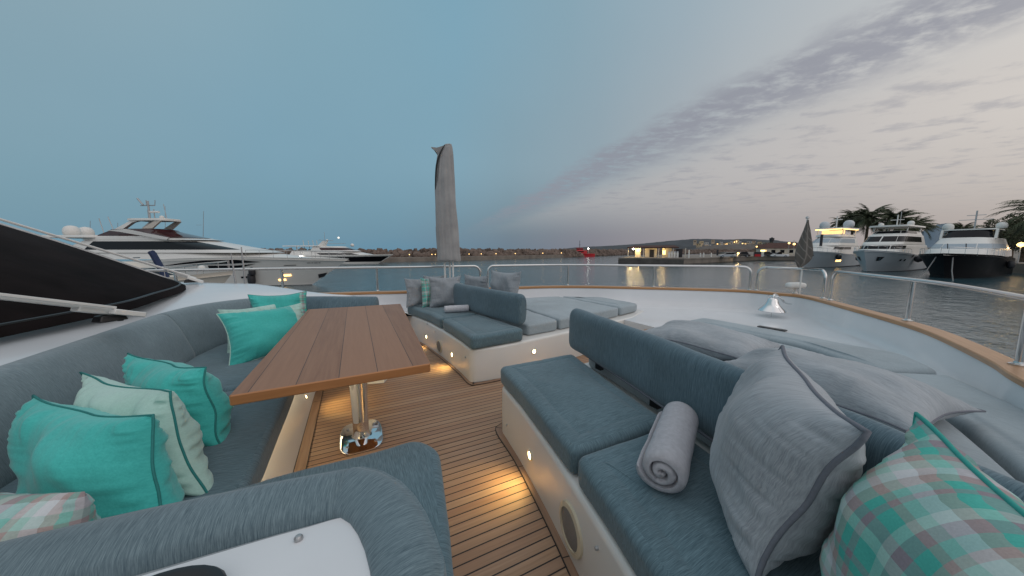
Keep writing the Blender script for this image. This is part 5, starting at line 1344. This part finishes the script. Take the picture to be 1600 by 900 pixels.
for px, nm_ in zip(PLs, names):
    best = min(fw, key=lambda p: abs(proj(p)[0] - px)); i = bc_.index(best)
    # refine
    for a, b in zip(bc_, bc_[1:]):
        pa, pb = proj(a)[0], proj(b)[0]
        if (pa - px) * (pb - px) <= 0: best = a.lerp(b, (px - pa) / (pb - pa)); break
    q = best + best.normalized() * 1.2
    lamp_post('small warm lamp on the breakwater, ' + nm_, (q.x, q.y, WZ + 1.5), .9, .17 * (q.length / 120), M['amber'])

# ---------------------------------------------------------------- red boat
rb = at(886, 401.3, WZ)
rbp = at(912, 401.0, WZ)
yr = Yacht('harbour_tug', 'small bright red tug with a white lamp at the end of the breakwater', at(886, 401.2, WZ), at(886, 401.2, WZ) - at(935, 400.9, WZ), 17, 5, interp([(0, 1.8), (.5, 1.6), (1, 3.0)]), over=1.5, hullcol='yn', boot=0, cat='tug boat')
M['red'] = simple('red_paint', (.45, .012, .02), .45, var=.15, sc=.5)
for ch in yr.t.children: ch.data.materials.clear(); ch.data.materials.append(M['red'])
yr.tier(dict(x0=5, x1=12.5, w0=1.9, w1=1.8, z0=1.8, z1=3.6, rf=.4, nose=1.5, crown=.1), 'cabin', 'red', [(.5, .85, 6, 13, 'glass', 3)])
yr.tier(dict(x0=7.5, x1=11.8, w0=1.6, w1=1.4, z0=3.6, z1=5.1, rf=.6, nose=1.2, crown=.1), 'wheelhouse', 'red', [(.4, .85, 7, 13, 'glass', 4)])
yr.rod([(9, 0, 5), (9, 0, 9.5)], .12, 'boot', 'mast'); yr.rod([(9, -1, 7), (9, 1, 7)], .1, 'boot', 'crosstree')
yr.rod([(3.3, 0, 1.8), (3.3, 0, 4.6)], .1, 'whitepl', 'lamp_post'); m = MB().lathe([(.001, -.5), (.5, 0), (.001, .5)], (3.3, 0, 4.8), 10); m.build('deck_lamp', M['white_l'], yr.t)

# ---------------------------------------------------------------- fuel pier
def W3(px, depth, z): r = ray(px, 390); n = r.x * F_[0] + r.y * F_[1]; k = depth / n; return Vector((r.x * k, r.y * k, z))
M['roofr'] = simple('dark_red_roof', (.07, .03, .022), .8, var=.3, sc=.6)
M['wallw'] = simple('pale_render', (.55, .50, .42), .8, var=.08, sc=.5)
a = W3(988, 105, QZ); b = W3(1062, 99, QZ); dv = (b - a); fl_ = dv.length; dv.normalize(); ang = math.atan2(dv.y, dv.x)
fsn = thing('fuel_station', 'low lit fuel station with dark red roof on the end of the pier', 'fuel station', a, ang)
MB().prism([(-1.3, -2.6), (fl_ * .98, -2.6), (fl_ * .98, 2.6), (-1.3, 2.6)], 2.85, 3.15).build('roof_slab', M['roofr'], fsn)
MB().loft([[(-1.2, -2.5, 3.15), (fl_ * .97, -2.5, 3.15), (fl_ * .97, 2.5, 3.15), (-1.2, 2.5, 3.15)], [(.6, 0, 3.75), (fl_ * .9, 0, 3.75), (fl_ * .9, .1, 3.75), (.6, .1, 3.75)]], cap1=True).build('roof', M['roofr'], fsn, smooth=0)
MB().box((1.8, .4, 1.42), (1.6, 2.4, 2.84)).build('lit_kiosk', M['wallw'], fsn)
MB().box((5.6, .8, 1.42), (3.4, 2.6, 2.84)).build('kiosk', M['wallw'], fsn); MB().box((5.9, -.54, 1.2), (1.3, .06, 2.4)).build('door', M['boot'], fsn)
MB().box((10.2, .6, 1.42), (2.6, 2.4, 2.84)).build('lit_kiosk', M['wallw'], fsn); MB().box((9.4, -.63, 1.5), (.8, .05, 1.2)).build('window', M['amber'], fsn)
MB().box((13.6, .8, 1.3), (1.8, 2.0, 2.6)).build('kiosk', M['boot'], fsn)
for x in (-1.0, 3.6, 7.9, 11.9, 15.2): MB().box((x, -2.2, 1.42), (.28, .28, 2.84)).build('column', M['wallw'], fsn)
for x, y in ((-.2, -1.6), (8.8, -2.0), (2.0, -1.8)):
    l = bpy.data.lights.new('station_glow', 'POINT'); l.energy = 330 if x < 5 else 160; l.color = (1, .70, .28); l.shadow_soft_size = .25
    lo = bpy.data.objects.new('station_glow', l); C.objects.link(lo); lo.parent = fsn; lo.location = (x, y, 2.5)
MB().lathe([(.001, -.3), (.42, 0), (.001, .3)], (.6, -2.75, 2.6), 12).build('flood_lamp', M['white_l'], fsn)
for k, px in enumerate((1046, 1050, 1054.5, 1059)):
    q = W3(px, 97, QZ); t = thing('fuel_pump', ('white fuel pump under the roof edge, ' + ['leftmost of four', 'second of four from the left', 'third of four from the left', 'rightmost of four'][k]), 'fuel pump', q, ang, 'fuel pumps')
    MB().box((0, 0, .75), (.6, .45, 1.5)).build('cabinet', M['whitepl'], t, bevel=.04); MB().box((0, 0, 1.62), (.5, .4, .5)).build('display', M['yg'], t); MB().tube([(.35, 0, 1.2), (.5, 0, .6), (.35, 0, .3)], .04, 6).build('hose', M['boot'], t)
# bollards / white posts on the pier
for k, (px, dep, h) in enumerate(((1077, 92, 2.2), (1100, 105, 1.3), (1112, 108, 1.2), (1095, 108, 1.2))):
    q = W3(px, dep, QZ); tag(MB().lathe([(.18, 0), (.18, h), (.10, h + .08), (.001, h + .1)], (q.x, q.y, QZ), 10).build('pier_post', M['whitepl']), ['tall white post right of the fuel pumps', 'short white post left of the silver car', 'short white post beside the dark signboard', 'short white post, left of a similar one on the pier'][k], 'post')
q = W3(1121.5, 100, QZ); sb = thing('signboard', 'narrow dark board on a post left of the silver car', 'sign', q, ang)
MB().box((0, 0, 1.5), (.5, .12, 1.8)).build('board', M['boot'], sb); MB().box((0, 0, .3), (.1, .1, .6)).build('post', M['brushed'], sb)
# beacon pillar with yellow-green light
q = W3(1192, 112, QZ); bk_ = thing('light_pillar', 'white pillar with a glowing yellow cap on the quay', 'lamp', q)
MB().box((0, 0, .9), (.8, .8, 1.8), .4).build('pillar', M['whitepl'], bk_); MB().box((0, 0, 2.05), (1.1, 1.1, .42), .4).build('glowing_cap', M['yellow_l'], bk_)
q = W3(1184, 111, QZ); cr_ = thing('equipment_box', 'dark box with a red front beside the glowing pillar', 'box', q, ang)
MB().box((0, 0, .8), (1.9, 1.2, 1.6)).build('box_body', M['boot'], cr_); MB().box((0, -.62, .45), (1.7, .05, .8)).build('red_panel', M['red'], cr_)

def car(label, p, rz, mat, suv=0, grp='cars parked on the quay', pick=False):
    t = thing('parked_car', label, 'car', p, rz, grp)
    def sec(x, w, pts): return [(x, y * w, z) for y, z in pts]
    h = 1.45 + .25 * suv
    body = [(-2.15, .78, .55, .80), (-2.05, .86, .32, .92), (-1.2, .88, .30, .96), (0, .90, .30, .96), (1.1, .90, .30, .93), (1.9, .86, .32, .80), (2.18, .74, .42, .66)]
    rings = [[(x, -w, z0), (x, -w * 1.02, (z0 + z1) / 2), (x, -w * .93, z1), (x, w * .93, z1), (x, w * 1.02, (z0 + z1) / 2), (x, w, z0)] for x, w, z0, z1 in body]
    MB().loft(rings, cap0=True, cap1=True).build('body', mat, t, smooth=50)
    cab = [(-1.75, .93, .76), (-1.25, h - .05, .66), (-.4, h, .66), (.3, h - .04, .66), (1.05, .95, .76)]
    if pick: cab = [(-.4, .93, .76), (-.3, h, .68), (.3, h, .68), (.6, h - .1, .66), (1.15, .95, .76)]
    rings = [[(x, -.8, .93), (x, -w, z), (x, w, z), (x, .8, .93)] for x, z, w in cab]
    o = MB().loft(rings, cap0=True, cap1=True).build('cabin', M['glass'], t, smooth=50)
    MB().loft([[(x, -w * .95, z + .02), (x, w * .95, z + .02)] for x, z, w in cab[1:4]], closed=False).build('roof', mat, t)
    for x in (-1.3, 1.35):
        for y in (-.82, .82):
            w = MB().tube([(x, y - .1, .33), (x, y + .1, .33)], .33, 16).build('wheel', M['boot'], t); MB().tube([(x, y - .115, .33), (x, y + .115, .33)], .19, 10).build('rim', M['brushed'], w)
    for y in (-.6, .6):
        MB().box((2.14, y, .62), (.08, .3, .14)).build('headlight', M['whitepl'], t); MB().box((-2.14, y, .72), (.06, .25, .14)).build('tail_light', M['red'], t)
    return t
M['silver'] = simple('silver_paint', (.36, .38, .40), .3, .3, var=.05); M['blackp'] = simple('black_paint', (.012, .012, .015), .25, var=.1); M['whitep'] = simple('white_car_paint', (.62, .63, .65), .3, var=.04)
ca = ang + .0
c1_ = car('silver car parked side on, leftmost on the quay', W3(1137, 98, QZ), ca + .1 + PI, M['silver'])
car('black car parked right of the silver one', W3(1160, 104, QZ), ca + PI, M['blackp'], 1)
car('pale car with glowing tail lamps behind the silver one', W3(1150, 112, QZ), ca, M['silver'])
car('dark car right of the glowing pillar', W3(1200, 112, QZ), ca + .1, M['blackp'], 1)
car('white pickup truck parked near the bow flag', W3(1219, 100, QZ), ca + PI, M['whitep'], 1, pick=True)
car('white hatchback half hidden behind the pickup', W3(1209, 118, QZ), ca + .3, M['whitep'])
q = W3(1156, 107, QZ + .9); m = MB().lathe([(.001, -.3), (.35, 0), (.001, .3)], (q.x, q.y, q.z), 8)
q = W3(1154, 104, QZ); lt = lamp_post('low pinkish lamp between the silver and black cars', q, 1.2, .35, M['amber'], 'quay_lamp', 'lamps on the quay', 120)

# ---------------------------------------------------------------- quay buildings
def house(label, p, rz, w, d, h, wall, roof, lit=0, name='house', cat='house', grp=None, floors=1, nwin=4, gable=False):
    t = thing(name, label, cat, p, rz, grp)
    MB().box((0, 0, h / 2), (w, d, h)).build('wall', wall, t)
    if gable: MB().loft([[(-w / 2 - .4, -d / 2 - .4, h), (-w / 2 - .4, 0, h + d * .28), (-w / 2 - .4, d / 2 + .4, h)], [(w / 2 + .4, -d / 2 - .4, h), (w / 2 + .4, 0, h + d * .28), (w / 2 + .4, d / 2 + .4, h)]], cap0=True, cap1=True).build('roof', roof, t, smooth=0)
    else: MB().box((0, 0, h + .15), (w + .6, d + .6, .3)).build('roof', roof, t)
    for f in range(floors):
        for k in range(nwin):
            x = -w / 2 + w * (k + .5) / nwin; z = h / floors * (f + .55)
            MB().box((x, -d / 2 - .03, z), (w / nwin * .45, .08, h / floors * .45)).build('window', M['amberdim'] if (k * 7 + f * 3) % 5 < lit else M['glass'], t)
    return t
house('low white building with dark roof behind the parked cars', W3(1212, 150, QZ), ang, 13, 7, 3.0, M['wallw'], M['roofr'], 1, gable=True, name='harbour_building', cat='building')
house('long building with red-brown roof just left of the bow flag', W3(1236, 160, QZ), ang, 20, 8, 3.6, M['wallw'], M['roofr'], 2, gable=True, name='harbour_building', cat='building', nwin=6)
q = W3(1204.5, 240, QZ); MBt = MB().lathe([(1.3, 0), (1.1, 9), (1.5, 9.1), (1.5, 11), (.9, 11.1), (.001, 11.8)], (q.x, q.y, QZ), 12)
tag(MBt.build('harbour_tower', M['boot']), 'slim dark tower rising behind the parked cars', 'tower')
lamp_post('lit lamp on a post left of the bow flag, left of two', W3(1232, 130, QZ), 5.0, .4, M['amber'], 'quay_lamp', 'lamps on the quay')
lamp_post('lit lamp on a post left of the bow flag, right of two', W3(1240, 128, QZ), 4.6, .45, M['amber'], 'quay_lamp', 'lamps on the quay')
lamp_post('lit lamp on a post above the red-fronted box', W3(1182, 130, QZ), 3.6, .3, M['amber'], 'quay_lamp', 'lamps on the quay')

# ---------------------------------------------------------------- hills and town
def ridge(name, pts, depth, thick, mat, seed=0, amp=.06):
    P = []; 
    for a, b in zip(pts, pts[1:]):
        n = max(2, int(abs(b[0] - a[0]) / 3))
        for k in range(n): t = k / n; P.append((a[0] + (b[0] - a[0]) * t, a[1] + (b[1] - a[1]) * t))
    P.append(pts[-1]); rows = [[], [], [], [], []]
    for px, py in P:
        r = ray(px, 390.5); nn_ = r.x * F_[0] + r.y * F_[1]; hh = (390.5 - py) * depth / 500 + 4
        hh *= 1 + amp * noise.noise(Vector((px * .06, seed, 0))) + amp * .6 * noise.noise(Vector((px * .25, seed, 4)))
        for j, (f, g_) in enumerate(((-.5, 0), (-.28, .45), (0, 1), (.3, .6), (.6, 0))):
            dd = depth + thick * f; k = dd / nn_; w = Vector((r.x * k, r.y * k, WZ - .5 + hh * g_ * (1 + .12 * noise.noise(Vector((px * .1, j, seed))) * (1 if j in (1, 3) else 0)))); rows[j].append(w)
    o = MB().loft(rows, closed=False).build(name, mat, smooth=60); tag(o, kind='structure'); return o
M['hill1'] = simple('hazed_scrub_hillside', (.055, .062, .070), .95, var=.35, sc=.012)  # scrub colour shifted blue-grey to stand in for air haze
M['hill2'] = simple('hazed_far_hillside', (.12, .17, .22), .95, var=.1, sc=.002)  # distance haze painted in as the hill's blue
M['hill0'] = simple('brown_hillside', (.10, .085, .075), .95, var=.35, sc=.03)
ridge('far_hill', [(1405, 391), (1430, 366), (1445, 357), (1465, 350.5), (1480, 350), (1500, 356), (1530, 372), (1560, 391)], 5200, 1500, M['hill2'], 3)
ridge('coastal_hill', [(868, 390), (900, 386.5), (960, 383.5), (1000, 381), (1050, 376), (1090, 373), (1130, 374.5), (1170, 373.5), (1215, 376), (1260, 381), (1320, 384), (1420, 386), (1600, 388)], 2400, 700, M['hill1'], 1)
ridge('shore_hill', [(1085, 389), (1100, 384), (1130, 382), (1160, 381), (1200, 383), (1250, 386), (1330, 388)], 1100, 300, M['hill0'], 2, .1)
rn = random.Random(11); tc_ = [simple('town_wall_warm', (.62, .48, .30), .8, var=.1), simple('town_wall_white', (.55, .52, .50), .8, var=.1), simple('town_wall_buff', (.48, .36, .26), .8, var=.1)]
town = [(1095, 377), (1103, 378.5), (1113, 375), (1122, 380), (1126, 378), (1131, 380), (1137, 379), (1142, 377), (1146, 376), (1150, 374.8), (1154, 377), (1158, 379), (1164, 379.5), (1170, 377), (1176, 376.5), (1186, 378), (1195, 379), (1085, 375.5), (1092, 381), (1107, 382), (1117, 382.5), (1168, 382), (1181, 382), (1190, 382.5)]
for k, (px, py) in enumerate(town):
    w = rn.uniform(10, 20); h = rn.uniform(8, 14) if abs(px - 1145) > 12 else rn.uniform(14, 22)
    dep = 1400; q = W3(px, dep, CH + (390.5 - py) * dep / 500 - h)
    t = thing('hillside_building', '', 'building', q, ang + rn.uniform(-.4, .4), 'houses of the hillside town')
    t['label'] = 'tiny pale building among the houses of the far hillside town'
    MB().box((0, 0, h / 2), (w, w * .7, h)).build('wall', tc_[k % 3], t)
    MB().box((0, 0, h + .4), (w + 1, w * .7 + 1, .8)).build('roof', M['roofr'], t)
    MB().box((0, 0, -h * .3), (w, w * .7, h * .6)).build('foundation', tc_[2], t)
    for f in range(2):
        MB().box((w * (-.2 + .4 * f), -w * .36, h * .55), (w * .22, .3, h * .3)).build('window', M['amber'] if (k + f) % 3 == 0 and 1120 < px < 1165 else M['glass'], t)

# ---------------------------------------------------------------- palms and bush
M['frond'] = simple('palm_frond', (.07, .082, .042), .75, var=.4, sc=.6)
M['trunk'] = simple('palm_trunk', (.12, .085, .06), .95, var=.4, sc=1.5, bump=.6)
M['leaf'] = simple('bush_leaves', (.06, .065, .03), .8, var=.4, sc=.5)
def palm(label, p, h, R=4.2, nf=44, seed=0, grp='date palms behind the moored yachts', wind=(0, 0), sparse=1.0):
    rn = random.Random(seed); t = thing('palm_tree', label, 'palm', p, rn.random() * 6, grp)
    rg = []
    for k in range(9):
        q = k / 8; r = .42 - .14 * q + (.10 if k == 0 else 0); rg.append([(r * math.cos(2 * PI * j / 12) + .2 * math.sin(q * 2), r * math.sin(2 * PI * j / 12), h * q) for j in range(12)])
    MB().loft(rg, cap1=True).build('trunk', M['trunk'], t)
    m = MB(); top = Vector((.2 * math.sin(2), 0, h)); wv = Vector((wind[0], wind[1], 0))
    wv = Matrix.Rotation(-t.rotation_euler.z, 3, 'Z') @ wv
    for k in range(int(nf * 1.7)):
        az = 2 * PI * k * .618; lift = rn.uniform(-.3, 1.5); ln = R * rn.uniform(.8, 1.1); d = Vector((math.cos(az), math.sin(az), 0))
        pts = []; p_ = top.copy(); ang_ = lift; S = 12
        for i in range(S + 1):
            pts.append(p_.copy()); dirv = d * math.cos(ang_) + Vector((0, 0, math.sin(ang_))); dirv = (dirv + wv * (i / S) * .8).normalized(); p_ += dirv * ln / S; ang_ -= (.10 + .07 * rn.random())
        m.tube(pts, [.05 * (1 - i / S) + .012 for i in range(S + 1)], 4)
        for i in range(1, S + 1):
            for sub in range(2):
                a = pts[i - 1].lerp(pts[i], sub / 2 + .25); tdir = (pts[i] - pts[i - 1]).normalized(); sd = tdir.cross(Vector((0, 0, 1)));  sd = sd.normalized() if sd.length > .01 else Vector((1, 0, 0))
                ll = ln * .21 * math.sin(PI * min(.97, (i + .3) / (S + 1))) * rn.uniform(.8, 1.15)
                for s in (-1, 1):
                    e = a + (sd * s * .72 + tdir * .72 + Vector((0, 0, -.38 + rn.uniform(-.2, .2)))) * ll; wv2 = tdir * ll * .12 * sparse
                    m.add([a - wv2, a + wv2, e], [(0, 1, 2)])
    m.build('crown', M['frond'], t, smooth=0)
    return t
gz = QZ
wnd = (cw(1, 0) * .5)
for i, (px, py, dep, R, lb) in enumerate(((1311, 347, 112, 4.2, 'small palm, leftmost behind the amber-lit yacht'), (1329, 341, 106, 5.2, 'palm behind the amber-lit yacht, left of the tallest crown'), (1350, 338, 100, 6.0, 'tallest bushy palm right above the amber-lit yacht'),
        (1396, 344, 92, 5.6, 'palm directly behind the middle yacht of the row'), (1424, 351, 98, 5.0, 'palm at the right shoulder of the middle yacht'), (1499, 360, 80, 3.8, 'low palm left of the black-hulled yacht mast'), (1546, 362, 78, 3.4, 'low palm right of the black-hulled yacht mast'))):
    top = CH + (390.5 - py - 5) * dep / 500; q = W3(px, dep, gz); palm(lb, q, top - gz, R * 1.12, 46, i, wind=(wnd.x, wnd.y))
q = W3(1640, 47, gz); palm('large palm with drooping fronds at the right photo edge', q, CH + (390.5 - 338) * 47 / 500 - gz, 6.0, 34, 21, wind=(0, 0), sparse=.8)
def bush(label, c, R, H, n, seed, name='shrub_tree'):
    rn = random.Random(seed); t = thing(name, label, 'tree', (c.x, c.y, gz), 0)
    m = MB().tube([(0, 0, 0), (.2, .1, H * .5), (.1, 0, H * .8)], [.3, .2, .08], 8)
    for k in range(6):
        a = k * 1.05; m.tube([(0.1, 0, H * .35), (math.cos(a) * R * .5, math.sin(a) * R * .5, H * .7)], [.12, .04], 5)
    m.build('trunk', M['trunk'], t)
    m = MB(); cl_ = [(Vector((rn.gauss(0, .5) * R, rn.gauss(0, .5) * R, H * rn.uniform(.35, 1.0))), R * rn.uniform(.22, .42)) for _ in range(26)]
    for _ in range(n):
        cc_, rr__ = cl_[rn.randrange(len(cl_))]; v = Vector((rn.gauss(0, 1), rn.gauss(0, 1), rn.gauss(0, 1))).normalized() * rr__ * rn.uniform(.6, 1.05); p = cc_ + v
        a = Vector((rn.gauss(0, 1), rn.gauss(0, 1), rn.gauss(0, .6))).normalized() * .22; b = a.orthogonal().normalized() * .10
        m.add([p - a, p + b, p + a, p - b], [(0, 1, 2, 3)])
    m.build('crown', M['leaf'], t, smooth=0); return t
bush('dark dense tree lit from below at the right edge behind the row of yachts', W3(1600, 62, gz), 4.6, 8.0, 9000, 3)
bush('dark tree partly behind the mast of the black-hulled yacht', W3(1582, 74, gz), 4.0, 8.0, 6000, 4)
bush('low dark tree behind the harbour buildings', W3(1262, 170, gz), 5, 6.0, 3000, 6)
bush('low dark tree left of the harbour tower', W3(1196, 200, gz), 6, 6.0, 3000, 7)
lamp_post('orange lamp glowing in the trees at the right edge', W3(1594, 55.5, gz), 3.2, .45, M['amber'], 'quay_lamp', 'lamps on the quay', 45)

# ---------------------------------------------------------------- far masts and the moon
for k, (px, y0, y1_, dep, lb) in enumerate(((318, 375, 330, 130, 'thin sailing boat mast rising left of the yacht bow'), (141, 372, 345, 140, 'faint mast beyond the white domes'), (258, 360, 322, 150, 'thin mast just right of the radar arch'), (184, 372, 348, 150, 'thin mast left of the radar arch'))):
    a = pd(px, y0 + 40, dep); b = pd(px, y1_, dep); a.z = WZ; t = thing('sailboat_mast', lb, 'mast', a)
    o = MB().tube([a, b], [.14, .08], 6).build('mast_pole', M['brushed']); rel(t, o)
    z_ = a.z + (b.z - a.z) * .72; o = MB().tube([Vector((a.x, a.y, z_)) - cw(1.1, 0), Vector((a.x, a.y, z_)) + cw(1.1, 0)], .05, 5).build('spreader', M['brushed']); rel(t, o)
q = pd(529, 371.5, 3000)
mo = MB().lathe([(9.0 * math.sin(PI * k / 12) + .001, -9.0 * math.cos(PI * k / 12)) for k in range(13)], (0, 0, 0), 20).build('moon', emis('moon_face', (1.0, .93, .80), .9), smooth=180)
mo.location = q; tag(mo, 'small pale full moon low above the black and white yacht', 'moon')
